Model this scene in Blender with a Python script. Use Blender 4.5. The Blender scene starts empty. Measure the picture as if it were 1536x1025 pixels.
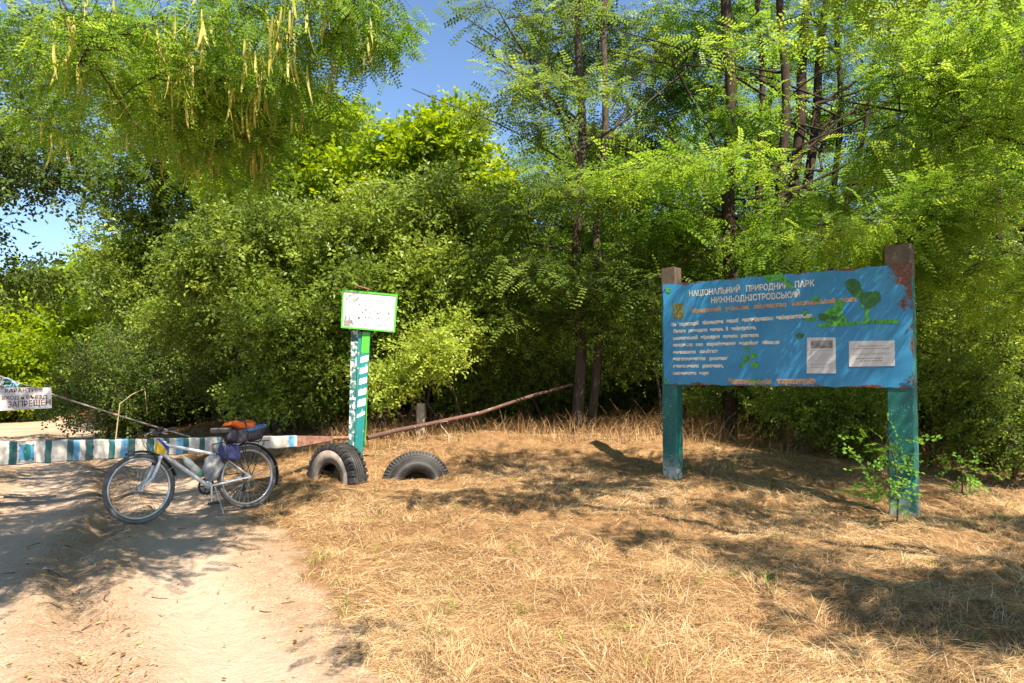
import bpy, math, random
import numpy as np
from mathutils import Vector, Matrix

# ------------------------------------------------------------------ camera, sky, sun, exposure
SC = bpy.context.scene
COL = SC.collection
F = 1100.0; PITCH = math.radians(2.24); EYE = 1.5
cam_d = bpy.data.cameras.new('camera'); cam = bpy.data.objects.new('camera', cam_d); COL.objects.link(cam)
cam.location = (0, 0, EYE); cam.rotation_euler = (math.pi / 2 + PITCH, 0, 0)
cam_d.sensor_width = 36.0; cam_d.lens = 36.0 * F / 1536.0; cam_d.clip_end = 2000; cam_d.clip_start = 0.05
SC.camera = cam

SUN = np.array([0.27, -0.52, 0.82]); SUN /= np.linalg.norm(SUN)
world = bpy.data.worlds.new('World'); SC.world = world; world.use_nodes = True
wn = world.node_tree.nodes; wl = world.node_tree.links
bg = wn['Background']; sky = wn.new('ShaderNodeTexSky'); sky.sky_type = 'NISHITA'; sky.sun_disc = False
sky.sun_elevation = math.asin(SUN[2]); sky.sun_rotation = math.atan2(SUN[0], SUN[1])
sky.air_density = 1.0; sky.dust_density = 0.1; sky.ozone_density = 5.0
wl.new(sky.outputs[0], bg.inputs[0]); bg.inputs[1].default_value = 0.078
sl = bpy.data.lights.new('sun', 'SUN'); sl.energy = 5.0; sl.angle = math.radians(0.42); sl.color = (1.0, 0.885, 0.715)
so = bpy.data.objects.new('sun', sl); COL.objects.link(so)
so.rotation_euler = Vector(SUN).to_track_quat('Z', 'Y').to_euler()
SC.view_settings.view_transform = 'Standard'; SC.view_settings.look = 'None'
SC.view_settings.exposure = 1.47; SC.view_settings.gamma = 1.0
SC.cycles.max_bounces = 8; SC.cycles.diffuse_bounces = 5; SC.cycles.transmission_bounces = 6

def P(px, py, Y):
    """the point at depth Y that shows at pixel (px, py) of the 1536 x 1025 photograph"""
    dx = (px - 768.0) / F; dz = (512.5 - py) / F
    y = math.cos(PITCH) - dz * math.sin(PITCH); z = math.sin(PITCH) + dz * math.cos(PITCH)
    return np.array([dx / y * Y, Y, EYE + z / y * Y])

rng = np.random.default_rng(7); random.seed(7)

# ------------------------------------------------------------------ object helpers
def tag(o, label=None, cat=None, group=None, kind=None):
    if label: o['label'] = label
    if cat: o['category'] = cat
    if group: o['group'] = group
    if kind: o['kind'] = kind
    return o

def thing(name, label, cat, loc=(0, 0, 0), rot=(0, 0, 0), group=None):
    o = bpy.data.objects.new(name, None); COL.objects.link(o); o.empty_display_size = 0.2
    o.location = loc; o.rotation_euler = rot
    return tag(o, label, cat, group)

def copy_tree(o, parent=None):
    c = o.copy(); COL.objects.link(c); c.parent = parent
    for ch in o.children: copy_tree(ch, c)
    return c

def np_mesh(name, verts, faces, mat, parent=None, attrs=None, smooth=False):
    """one mesh object from an (n,3) array and an (m,k) face array (or list of those)"""
    if not isinstance(faces, (list, tuple)): faces = [faces]
    faces = [np.asarray(f, dtype=np.int32) for f in faces if len(f)]
    me = bpy.data.meshes.new(name)
    me.vertices.add(len(verts)); me.vertices.foreach_set('co', np.asarray(verts, dtype=np.float32).ravel())
    loops = np.concatenate([f.ravel() for f in faces]); me.loops.add(len(loops)); me.loops.foreach_set('vertex_index', loops)
    sizes = np.concatenate([np.full(len(f), f.shape[1], dtype=np.int32) for f in faces])
    starts = np.concatenate([[0], np.cumsum(sizes)[:-1]]).astype(np.int32)
    me.polygons.add(len(sizes)); me.polygons.foreach_set('loop_start', starts)
    me.polygons.foreach_set('use_smooth', np.full(len(sizes), smooth))
    if attrs:
        for k, v in attrs.items():
            a = me.attributes.new(k, 'FLOAT', 'POINT'); a.data.foreach_set('value', np.asarray(v, dtype=np.float32))
    me.update(); me.validate()
    me.materials.append(mat)
    o = bpy.data.objects.new(name, me); COL.objects.link(o); o.parent = parent
    return o

class MB:
    """collects shapes, then links them as one mesh object"""
    def __init__(s): s.v = []; s.f = []; s.m = []; s.sm = []; s.mi = 0
    def add(s, verts, faces, smooth=False):
        b = len(s.v); s.v += [tuple(map(float, v)) for v in verts]
        for f in faces: s.f.append(tuple(b + i for i in f)); s.m.append(s.mi); s.sm.append(smooth)
    def box(s, lo, hi, M=None):
        (a, b, c), (d, e, f) = lo, hi
        vs = [(a, b, c), (d, b, c), (d, e, c), (a, e, c), (a, b, f), (d, b, f), (d, e, f), (a, e, f)]
        if M is not None: vs = [M @ Vector(v) for v in vs]
        s.add(vs, [(0, 3, 2, 1), (4, 5, 6, 7), (0, 1, 5, 4), (1, 2, 6, 5), (2, 3, 7, 6), (3, 0, 4, 7)])
    def tube(s, pts, r, n=8, caps=True, flat=1.0):
        pts = [np.array(p, float) for p in pts]; k = len(pts)
        rr = r if hasattr(r, '__len__') else [r] * k
        t0 = pts[1] - pts[0]; up = np.array([0, 0, 1.0]) if abs(t0[2]) < 0.9 * np.linalg.norm(t0) else np.array([1.0, 0, 0])
        vs = []; fs = []
        for i in range(k):
            t = pts[min(i + 1, k - 1)] - pts[max(i - 1, 0)]; t = t / (np.linalg.norm(t) + 1e-9)
            a = np.cross(up, t); a /= (np.linalg.norm(a) + 1e-9); b = np.cross(t, a); up = b
            for j in range(n):
                th = 2 * math.pi * j / n
                vs.append(pts[i] + rr[i] * (math.cos(th) * a + flat * math.sin(th) * b))
        for i in range(k - 1):
            for j in range(n):
                j2 = (j + 1) % n; fs.append((i * n + j, i * n + j2, (i + 1) * n + j2, (i + 1) * n + j))
        s.add(vs, fs, True)
        if caps:
            s.add(vs[:n], [tuple(range(n))[::-1]]); s.add(vs[-n:], [tuple(range(n))])
    def ring(s, c, axis, prof, n=48, a0=0, a1=2 * math.pi, wob=None):
        """revolve profile [(radius, offset along axis)] (closed) about an axis"""
        c = np.array(c, float); ax = np.array(axis, float); ax /= np.linalg.norm(ax)
        u = np.cross(ax, [0, 0, 1.0]) if abs(ax[2]) < .9 else np.cross(ax, [1.0, 0, 0]); u /= np.linalg.norm(u); w = np.cross(ax, u)
        full = abs(a1 - a0 - 2 * math.pi) < 1e-6; m = n if full else n + 1; k = len(prof); vs = []; fs = []
        for i in range(m):
            th = a0 + (a1 - a0) * i / n
            for (r, o) in prof:
                rr = r * (wob(th) if wob else 1)
                vs.append(c + rr * (math.cos(th) * u + math.sin(th) * w) + o * ax)
        for i in range(n):
            i2 = (i + 1) % m
            for j in range(k):
                j2 = (j + 1) % k; fs.append((i * k + j, i * k + j2, i2 * k + j2, i2 * k + j))
        s.add(vs, fs, True)
    def prism(s, poly, z0, z1, M=None):
        """2-D outline extruded from z0 to z1 (local z); M maps to the part's space"""
        n = len(poly); vs = [(x, y, z0) for x, y in poly] + [(x, y, z1) for x, y in poly]
        if M is not None: vs = [M @ Vector(v) for v in vs]
        s.add(vs, [tuple(range(n))[::-1], tuple(range(n, 2 * n))] + [(i, (i + 1) % n, n + (i + 1) % n, n + i) for i in range(n)])
    def build(s, name, mats, parent=None, bevel=0, label=None):
        me = bpy.data.meshes.new(name); me.from_pydata(s.v, [], s.f); me.update()
        mats = mats if isinstance(mats, (list, tuple)) else [mats]
        for m in mats: me.materials.append(m)
        me.polygons.foreach_set('material_index', s.m); me.polygons.foreach_set('use_smooth', s.sm)
        o = bpy.data.objects.new(name, me); COL.objects.link(o); o.parent = parent
        if bevel:
            b = o.modifiers.new('bevel', 'BEVEL'); b.width = bevel; b.segments = 2; b.limit_method = 'ANGLE'
        if label: o['label'] = label
        return o

# ------------------------------------------------------------------ noise for terrain
def _hash(ix, iy, seed):
    h = (ix.astype(np.int64) * 374761393 + iy.astype(np.int64) * 668265263 + seed * 974711) & 0x7fffffff
    h = ((h ^ (h >> 13)) * 1274126177) & 0x7fffffff
    return ((h ^ (h >> 16)) & 0xffff) / 65535.0
def vnoise(x, y, seed=0):
    x = np.asarray(x, float); y = np.asarray(y, float)
    ix = np.floor(x); iy = np.floor(y); fx = x - ix; fy = y - iy
    fx = fx * fx * (3 - 2 * fx); fy = fy * fy * (3 - 2 * fy)
    a = _hash(ix, iy, seed); b = _hash(ix + 1, iy, seed); c = _hash(ix, iy + 1, seed); d = _hash(ix + 1, iy + 1, seed)
    return (a * (1 - fx) + b * fx) * (1 - fy) + (c * (1 - fx) + d * fx) * fy
def fbm(x, y, seed=0, o=4):
    t = 0; a = 0.5
    for i in range(o): t = t + a * (vnoise(x * 2 ** i, y * 2 ** i, seed + i) - 0.5); a *= 0.5
    return t
def sstep(a, b, x):
    t = np.clip((x - a) / (b - a), 0, 1); return t * t * (3 - 2 * t)

EY = np.array([-5, 0, 3.7, 5.2, 8, 11, 14, 19.4, 30, 60.0]); EX = np.array([2.2, 1.1, -.57, -1.5, -2.7, -4.4, -6.7, -10.9, -21, -55.0])
def edge_x(y): return np.interp(y, EY, EX)
def road_dist(x, y):
    """metres to the straw side of the road edge (positive = straw)"""
    x = np.asarray(x, float); y = np.asarray(y, float)
    d = x - edge_x(y) + .15 + 1.1 * fbm(x * .9, y * .9, 11) + .55 * fbm(x * 3.1, y * 3.1, 12)
    left = (edge_x(y) - 5.6 - 0.06 * np.abs(y)) - x + 0.8 * fbm(x * .7, y * .7, 15)
    return np.maximum(d, left)
def wheel_path(x, y):
    s = x - edge_x(y) + .12 * (vnoise(y * .6, y * 0 + 1.7, 23) - .5)
    return np.clip(np.exp(-((s + .80) / .40) ** 4) + np.exp(-((s + 2.45) / .48) ** 4), 0, 1)
def ground_z(x, y):
    x = np.asarray(x, float); y = np.asarray(y, float)
    d = road_dist(x, y)
    m = sstep(6.6, 11.0, y - 0.12 * x) * sstep(-0.3, 2.6, x - edge_x(y)) * (1 - .75 * sstep(3.0, 6.5, x)) * 0.40
    m = m * (1 - .9 * np.exp(-((x + 1.3) ** 2 / 1.1 + (y - 9.0) ** 2 / .9))) + 0.14 * np.exp(-((x + 1.1) ** 2 / .25 + (y - 10.1) ** 2 / .2))
    m = m + .17 * np.exp(-((x + .15) ** 2 / .5 + (y - 10.9) ** 2 / .5)) + .10 * np.exp(-((x - 1.5) ** 2 / .4 + (y - 10.6) ** 2 / .3))
    straw = sstep(-0.2, 0.6, d)
    z = m + straw * (0.02 + 0.24 * fbm(x * .8, y * .8, 3) + 0.16 * fbm(x * 2.6, y * 2.6, 5) + .05 * fbm(x * 9, y * 9, 7, 2))
    s = x - edge_x(y)                       # ruts run with the road
    n1 = 0.35 * (vnoise(y * .5, s * 0 + 3.3, 21) - .5)
    ero = .5 + vnoise(y * 1.9, s * .7, 61)
    ruts = -0.05 * np.exp(-((s + 0.80 + n1) / .30) ** 2) - 0.055 * ero * np.exp(-((s + 1.52 + n1 + .10 * (vnoise(y * 3.1, s * 0, 63) - .5)) / .11) ** 2) - .035 * np.exp(-((s + 2.45 + n1) / .34) ** 2)
    ruts = ruts + 0.035 * ero * np.exp(-((s + 1.82 + n1) / .15) ** 2) + 0.02 * np.exp(-((s + 1.24 + n1) / .13) ** 2) + .05 * np.exp(-((s + 3.3 + n1) / .3) ** 2)
    fine = (0.022 * fbm(x * 2.2, y * 2.2, 31) + 0.030 * fbm(x * 13, y * 13, 41, 3)) * (1 - .75 * wheel_path(x, y))
    z = z + (1 - straw) * (ruts * (0.6 + .8 * vnoise(x * .8, y * .8, 8)) + fine)
    z = z * np.exp(-np.maximum(0, y - 40) / 60.0)
    return z
def gz(x, y): return float(ground_z(np.array([x]), np.array([y]))[0])

# ------------------------------------------------------------------ materials
def rgb(r, g, b): return (r, g, b, 1)
class Mat:
    def __init__(s, name):
        s.m = bpy.data.materials.new(name); s.m.use_nodes = True; s.t = s.m.node_tree; s.n = s.t.nodes
        s.p = s.n['Principled BSDF']; s.out = s.n['Material Output']
    def node(s, t, **k):
        n = s.n.new(t)
        for a, b in k.items(): setattr(n, a, b)
        return n
    def link(s, a, b): s.t.links.new(a, b)
    def coord(s, scale=(1, 1, 1), kind='Object'):
        tc = s.node('ShaderNodeTexCoord'); mp = s.node('ShaderNodeMapping'); mp.inputs['Scale'].default_value = scale
        s.link(tc.outputs[kind], mp.inputs[0]); return mp.outputs[0]
    def noise(s, vec, scale, detail=4, rough=.6, dist=0):
        n = s.node('ShaderNodeTexNoise'); n.inputs['Scale'].default_value = scale; n.inputs['Detail'].default_value = detail
        n.inputs['Roughness'].default_value = rough; n.inputs['Distortion'].default_value = dist
        s.link(vec, n.inputs['Vector']); return n.outputs['Fac']
    def ramp(s, fac, stops, interp='LINEAR'):
        r = s.node('ShaderNodeValToRGB'); r.color_ramp.interpolation = interp; e = r.color_ramp.elements
        while len(e) > 1: e.remove(e[-1])
        e[0].position = stops[0][0]; e[0].color = stops[0][1]
        for p, c in stops[1:]:
            q = e.new(p); q.color = c
        s.link(fac, r.inputs[0]); return r.outputs[0]
    def mix(s, fac, a, b, mode='MIX'):
        n = s.node('ShaderNodeMix', data_type='RGBA', blend_type=mode)
        for sock, v in ((n.inputs[0], fac), (n.inputs[6], a), (n.inputs[7], b)):
            if hasattr(v, 'links') or hasattr(v, 'is_linked'): s.link(v, sock)
            else: sock.default_value = v
        return n.outputs[2]
    def math(s, op, a, b=0.0, clamp=False):
        n = s.node('ShaderNodeMath', operation=op); n.use_clamp = clamp
        for i, v in enumerate((a, b)):
            if hasattr(v, 'is_linked'): s.link(v, n.inputs[i])
            else: n.inputs[i].default_value = v
        return n.outputs[0]
    def bump(s, h, strength=.3, dist=.01):
        b = s.node('ShaderNodeBump'); b.inputs['Strength'].default_value = strength; b.inputs['Distance'].default_value = dist
        s.link(h, b.inputs['Height']); s.link(b.outputs[0], s.p.inputs['Normal'])
    def base(s, v):
        if hasattr(v, 'is_linked'): s.link(v, s.p.inputs['Base Color'])
        else: s.p.inputs['Base Color'].default_value = v
        return s
    def set(s, rough=.6, metal=0, spec=.5):
        s.p.inputs['Roughness'].default_value = rough; s.p.inputs['Metallic'].default_value = metal
        s.p.inputs['Specular IOR Level'].default_value = spec; return s

def simple(name, c1, c2, scale=6, rough=.6, metal=0, bump=.15, detail=5):
    M = Mat(name); v = M.coord(); f = M.noise(v, scale, detail)
    M.base(M.ramp(f, [(.3, c1), (.7, c2)])); M.set(rough, metal); 
    if bump: M.bump(M.noise(v, scale * 6, 3), bump, .004)
    return M.m

def painted(name, paint, under, amt=.58, scale=9, paint2=None, rough=.5, speck=True, stretch=(1, 1, 1)):
    """weathered paint: chips and specks that show what is under it"""
    M = Mat(name); v = M.coord(stretch); f = M.noise(v, scale, 8, .7); g = M.noise(v, scale * 7, 4, .6); h = M.noise(v, 1.7, 3)
    col = M.mix(M.ramp(h, [(.35, rgb(0, 0, 0)), (.65, rgb(1, 1, 1))]), paint, paint2 or paint)
    chip = M.ramp(f, [(amt, rgb(0, 0, 0)), (amt + .02, rgb(1, 1, 1))])
    col = M.mix(chip, col, under)
    if speck: col = M.mix(M.ramp(g, [(.69, rgb(0, 0, 0)), (.71, rgb(1, 1, 1))]), col, under)
    M.base(col).set(rough); M.bump(M.math('ADD', f, g), .25, .004)
    return M.m

def leaf_mat(name, dark, mid, light, transl=.38, rough=.42):
    """leaves: colour varies spray by spray; light comes through them"""
    M = Mat(name); at = M.node('ShaderNodeAttribute', attribute_name='tint')
    col = M.ramp(at.outputs['Fac'], [(0, dark), (.5, mid), (1, light)])
    M.base(col).set(rough, 0, .24)
    tr = M.node('ShaderNodeBsdfTranslucent'); hs = M.node('ShaderNodeHueSaturation')
    hs.inputs['Hue'].default_value = .482; hs.inputs['Saturation'].default_value = 1.05; hs.inputs['Value'].default_value = 2.3
    M.link(col, hs.inputs['Color']); M.link(hs.outputs[0], tr.inputs[0])
    mx = M.node('ShaderNodeMixShader'); mx.inputs[0].default_value = transl
    M.link(M.p.outputs[0], mx.inputs[1]); M.link(tr.outputs[0], mx.inputs[2]); M.link(mx.outputs[0], M.out.inputs[0])
    return M.m

M_LOCUST = leaf_mat('locust_leaf', rgb(.050, .120, .014), rgb(.125, .23, .026), rgb(.25, .35, .05), .47)
M_LOCUST_BLUE = leaf_mat('locust_leaf_grey_green', rgb(.045, .085, .020), rgb(.10, .165, .030), rgb(.20, .27, .04), .45)
M_SHRUB = leaf_mat('shrub_leaf', rgb(.060, .100, .020), rgb(.140, .210, .030), rgb(.30, .38, .06), .36, .36)
M_MAPLE = leaf_mat('maple_leaf', rgb(.11, .18, .012), rgb(.20, .29, .014), rgb(.31, .38, .02), .45)
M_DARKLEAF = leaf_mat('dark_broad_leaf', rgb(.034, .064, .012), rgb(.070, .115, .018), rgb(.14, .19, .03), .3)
M_SAPLING = leaf_mat('sapling_leaf', rgb(.08, .19, .02), rgb(.12, .26, .03), rgb(.18, .33, .05), .4)
M_POD = leaf_mat('seed_pod', rgb(.34, .33, .08), rgb(.47, .46, .14), rgb(.58, .57, .24), .35)

def bark_mat(name, c1, c2):
    M = Mat(name); v = M.coord((1, 1, .22)); f = M.noise(v, 22, 8, .7, .6)
    M.base(M.ramp(f, [(.3, c1), (.62, c2)])).set(.85, 0, .2); M.bump(f, .8, .02); return M.m
M_BARK = bark_mat('bark', rgb(.016, .010, .007), rgb(.062, .042, .031))
M_BARK_GREY = bark_mat('grey_bark', rgb(.024, .017, .013), rgb(.095, .072, .056))

# ------------------------------------------------------------------ ground
def ground_material():
    M = Mat('dry_earth_and_straw'); v = M.coord()
    a = M.node('ShaderNodeAttribute', attribute_name='straw'); s = a.outputs['Fac']
    n1 = M.noise(v, 1.3, 6, .6); n2 = M.noise(v, 11, 8, .65); n3 = M.noise(v, 70, 4, .6); n4 = M.noise(v, 4, 6, .7, 1.5)
    dust = M.ramp(n2, [(.30, rgb(.30, .195, .12)), (.55, rgb(.42, .295, .20)), (.75, rgb(.54, .40, .29))])
    dust = M.mix(M.ramp(n1, [(.4, rgb(0, 0, 0)), (.65, rgb(.75, .75, .75))]), dust, rgb(.50, .385, .275))
    dust = M.mix(M.ramp(n3, [(.64, rgb(0, 0, 0)), (.70, rgb(.7, .7, .7))]), dust, rgb(.20, .135, .09))
    wa = M.node('ShaderNodeAttribute', attribute_name='wheel'); n5 = M.noise(v, 190, 3, .7)
    rough_ = M.mix(M.ramp(n3, [(.45, rgb(0, 0, 0)), (.60, rgb(.8, .8, .8))]), dust, rgb(.27, .165, .09))
    dust = M.mix(wa.outputs['Fac'], rough_, M.mix(.6, dust, rgb(.54, .41, .32)))
    dust = M.mix(M.ramp(n5, [(.60, rgb(0, 0, 0)), (.68, rgb(.5, .5, .5))]), dust, rgb(.22, .15, .10))
    st = M.ramp(n4, [(.25, rgb(.12, .062, .027)), (.5, rgb(.27, .155, .07)), (.75, rgb(.42, .27, .13))])
    st = M.mix(M.ramp(n3, [(.4, rgb(0, 0, 0)), (.6, rgb(.6, .6, .6))]), st, rgb(.16, .09, .045))
    k = M.math('ADD', s, M.math('MULTIPLY', M.math('SUBTRACT', n2, .5), .9))
    M.base(M.mix(M.ramp(k, [(.35, rgb(0, 0, 0)), (.65, rgb(1, 1, 1))]), dust, st)).set(.95, 0, .15)
    M.bump(M.math('ADD', n2, M.math('ADD', M.math('MULTIPLY', n3, .5), M.math('MULTIPLY', n5, .2))), .9, .035)
    return M.m
def axis(lo, hi, step, far, n):
    a = np.arange(lo, hi, step); g = (np.geomspace(step, far, n)); 
    return np.concatenate([lo - np.cumsum(g)[::-1], a, hi + np.cumsum(g)])
gx = axis(-8.5, 7.5, .045, 45, 46); gy = axis(2.0, 13.0, .045, 45, 46)
X, Y = np.meshgrid(gx, gy); ZG = ground_z(X, Y); nx = len(gx); ny = len(gy)
idx = np.arange(nx * ny).reshape(ny, nx)
quads = np.stack([idx[:-1, :-1], idx[:-1, 1:], idx[1:, 1:], idx[1:, :-1]], -1).reshape(-1, 4)
g = np_mesh('ground', np.stack([X, Y, ZG], -1).reshape(-1, 3), quads, ground_material(), None,
            {'straw': sstep(-.35, .7, road_dist(X, Y)).ravel(), 'wheel': wheel_path(X, Y).ravel()}, True)
g['kind'] = 'structure'
def lerp(a, b, t): return a + (b - a) * t

# ------------------------------------------------------------------ information board
def paint_flat(name, c, rough=.5, c2=None, scale=18):
    return simple(name, c, c2 or tuple(x * .8 for x in c[:3]) + (1,), scale, rough, 0, .08)
BL = np.array([1.86, 9.0]); BR = np.array([3.94, 7.2]); BW = float(np.linalg.norm(BR - BL)); BA = math.atan2(*(BR - BL)[::-1])
PZ0, PZ1 = 1.325, 2.555
board = thing('information_board', 'large blue park information board with painted green tree on two teal posts', 'sign board', (BL[0], BL[1], 0), (0, 0, BA))
BU = (BR - BL) / BW; BN = np.array([BU[1], -BU[0]])      # towards the viewer
def bd(px, py):
    """photograph pixel -> (u, z) on the board's front plane"""
    p = P(px, py, 1.0); d = np.array([p[0], 1.0, p[2] - EYE])
    t = float(BL @ BN) / float(d[:2] @ BN); q = d * t
    return float((q[:2] - BL) @ BU), float(EYE + q[2])
def zb(x, y): return bd(970 + x / 3.572, 370 + y / 3.572)      # from the enlarged crop
FR = Matrix(((1, 0, 0, 0), (0, 0, -1, 0), (0, 1, 0, 0), (0, 0, 0, 1)))   # (u, z, out) -> local x, -y, z

def board_mat():
    M = Mat('blue_board_paint'); tc = M.node('ShaderNodeTexCoord'); sx = M.node('ShaderNodeSeparateXYZ'); M.link(tc.outputs['Object'], sx.inputs[0])
    v = tc.outputs['Object']; n = M.noise(v, 5, 8, .7); n2 = M.noise(v, 38, 5, .6); n3 = M.noise(v, 1.5, 3)
    col = M.ramp(n3, [(.35, rgb(.016, .185, .39)), (.65, rgb(.035, .25, .47))])
    col = M.mix(M.ramp(n2, [(.55, rgb(0, 0, 0)), (.8, rgb(.5, .5, .5))]), col, rgb(.08, .30, .55))
    # rust creeps in from the far end, its upper corner and the bottom edge
    ex = M.math('SUBTRACT', BW, sx.outputs[0]); up = M.math('SUBTRACT', PZ1, sx.outputs[2]); dn = M.math('SUBTRACT', sx.outputs[2], PZ0)
    corner = M.math('SUBTRACT', .30, M.math('ADD', ex, M.math('MULTIPLY', up, .38)))
    edge = M.math('SUBTRACT', .04, M.math('MINIMUM', M.math('MULTIPLY', ex, .9), M.math('MINIMUM', dn, M.math('MULTIPLY', up, 1.6))))
    w = M.math('MAXIMUM', M.math('MULTIPLY', corner, 1.6), M.math('MULTIPLY', edge, 4.5))
    k = M.math('ADD', M.math('MULTIPLY', w, 1.0), M.math('MULTIPLY', M.math('SUBTRACT', n, .5), 1.1))
    rust = M.ramp(n2, [(.35, rgb(.05, .018, .010)), (.6, rgb(.17, .055, .022)), (.75, rgb(.42, .26, .17))])
    col = M.mix(M.ramp(k, [(.10, rgb(0, 0, 0)), (.17, rgb(1, 1, 1))]), col, rust)
    st = M.noise(M.coord((9, 9, .8)), 3, 5, .6)
    col = M.mix(M.math('MULTIPLY', M.ramp(st, [(.62, rgb(0, 0, 0)), (.70, rgb(.45, .45, .45))]), M.ramp(n, [(.45, rgb(0, 0, 0)), (.6, rgb(1, 1, 1))])), col, rgb(.32, .20, .13))
    M.base(col).set(.42, 0, .5); M.bump(M.math('ADD', n, M.math('MULTIPLY', n3, 3)), .25, .008); return M.m
mb = MB()
# sheet metal, slightly buckled
nu, nv = 40, 18
vs = []
for j in range(nv + 1):
    for i in range(nu + 1):
        u = BW * i / nu; z = PZ0 + (PZ1 - PZ0) * j / nv
        e = min(i, nu - i, j, nv - j)
        jit = .006 * math.sin(i * 2.1 + j) if (e == 0) else 0
        vs.append((u + (jit if i in (0, nu) else 0), 0, z + (jit if j in (0, nv) else 0)))
n0 = len(vs)
mb.add(vs + [(x, .006, z) for x, y, z in vs],
       [(j * (nu + 1) + i, j * (nu + 1) + i + 1, (j + 1) * (nu + 1) + i + 1, (j + 1) * (nu + 1) + i) for j in range(nv) for i in range(nu)] +
       [(n0 + j * (nu + 1) + i, n0 + (j + 1) * (nu + 1) + i, n0 + (j + 1) * (nu + 1) + i + 1, n0 + j * (nu + 1) + i + 1) for j in range(nv) for i in range(nu)] +
       [(i, n0 + i, n0 + i + 1, i + 1) for i in range(nu)] + [(nv * (nu + 1) + i + 1, n0 + nv * (nu + 1) + i + 1, n0 + nv * (nu + 1) + i, nv * (nu + 1) + i) for i in range(nu)] +
       [((j + 1) * (nu + 1), n0 + (j + 1) * (nu + 1), n0 + j * (nu + 1), j * (nu + 1)) for j in range(nv)] +
       [(j * (nu + 1) + nu, n0 + j * (nu + 1) + nu, n0 + (j + 1) * (nu + 1) + nu, (j + 1) * (nu + 1) + nu) for j in range(nv)])
panel = mb.build('sheet_panel', board_mat(), board)

def post_mat():
    M = Mat('teal_post_paint_on_concrete'); tc = M.node('ShaderNodeTexCoord'); sx = M.node('ShaderNodeSeparateXYZ'); M.link(tc.outputs['Object'], sx.inputs[0])
    v = tc.outputs['Object']; n = M.noise(v, 9, 8, .72); n2 = M.noise(v, 55, 4, .6); n3 = M.noise(v, 2.2, 3)
    teal = M.ramp(n3, [(.35, rgb(.004, .085, .078)), (.65, rgb(.008, .145, .125))])
    conc = M.ramp(n, [(.3, rgb(.05, .033, .025)), (.7, rgb(.13, .095, .07))])
    chip = M.math('MAXIMUM', M.ramp(n2, [(.66, rgb(0, 0, 0)), (.69, rgb(1, 1, 1))]), M.ramp(n, [(.66, rgb(0, 0, 0)), (.69, rgb(1, 1, 1))]))
    col = M.mix(chip, teal, rgb(.42, .46, .42))
    k = M.math('ADD', sx.outputs[2], M.math('MULTIPLY', M.math('SUBTRACT', n, .5), .16))
    col = M.mix(M.math('GREATER_THAN', k, 2.42), col, conc)
    kb = M.math('ADD', M.math('MULTIPLY', sx.outputs[2], -1), M.math('MULTIPLY', M.math('SUBTRACT', n, .5), .5))
    lo = M.ramp(kb, [(0, rgb(0, 0, 0)), (.02, rgb(.75, .75, .75))])
    base = M.node('ShaderNodeAttribute', attribute_name='foot')
    col = M.mix(M.math('MULTIPLY', base.outputs['Fac'], M.ramp(n, [(.42, rgb(0, 0, 0)), (.5, rgb(1, 1, 1))])), col, rgb(.40, .42, .39))
    M.base(col).set(.55); M.bump(M.math('ADD', n, n2), .5, .006); return M.m
pm = post_mat()
def board_post(u0, u1, top, gzv):
    n = 26; w = u1 - u0; y0, y1 = .012, .17; prof = []
    c = .012
    for a, b in ((u0 + c, y0), (u1 - c, y0), (u1, y0 + c), (u1, y1 - c), (u1 - c, y1), (u0 + c, y1), (u0, y1 - c), (u0, y0 + c)): prof.append((a, b))
    zs = np.linspace(gzv - .4, top, n); vs = []; ft = []
    for z in zs:
        for a, b in prof:
            vs.append((a + .003 * random.uniform(-1, 1), b + .002 * random.uniform(-1, 1), z + (.02 * random.random() if z == zs[-1] else 0))); ft.append(float(1 - sstep(.0, .28, z - gzv)))
    k = len(prof); vs.append((.5 * (u0 + u1), .09, top + .012)); ft.append(0)
    q = [(i * k + j, i * k + (j + 1) % k, (i + 1) * k + (j + 1) % k, (i + 1) * k + j) for i in range(n - 1) for j in range(k)]
    t = [((n - 1) * k + j, (n - 1) * k + (j + 1) % k, n * k) for j in range(k)]
    return np_mesh('post', vs, [np.array(q), np.array(t)], pm, board, {'foot': ft})
board_post(-.035, .165, 2.75, gz(1.9, 9.0)); board_post(2.50, 2.745, 2.74, gz(3.9, 7.3))
# thin steel strap on the far corner and bolts
M_BOLT = simple('rusty_bolt', rgb(.10, .045, .025), rgb(.25, .13, .08), 60, .8)
for (u, z) in ((.03, PZ0 + .05), (.03, PZ1 - .06), (BW - .04, PZ0 + .06), (BW - .05, PZ1 - .07), (BW - .04, 1.9)):
    mb = MB(); mb.tube([(u, -.010, z), (u, .01, z)], .011, 6); mb.build('bolt', M_BOLT, panel)
mb = MB()
mb.tube([(BW - .10, -.012, PZ0 + .085), (BW + .02, -.016, PZ0 + .075), (BW + .03, .03, PZ0 + .07), (BW - .04, -.02, PZ0 + .10), (BW + .0, -.015, PZ0 + .13)], .004, 5)
mb.build('wire_tie', simple('rusty_wire', rgb(.08, .04, .025), rgb(.2, .11, .07), 60, .8), panel)

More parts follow.
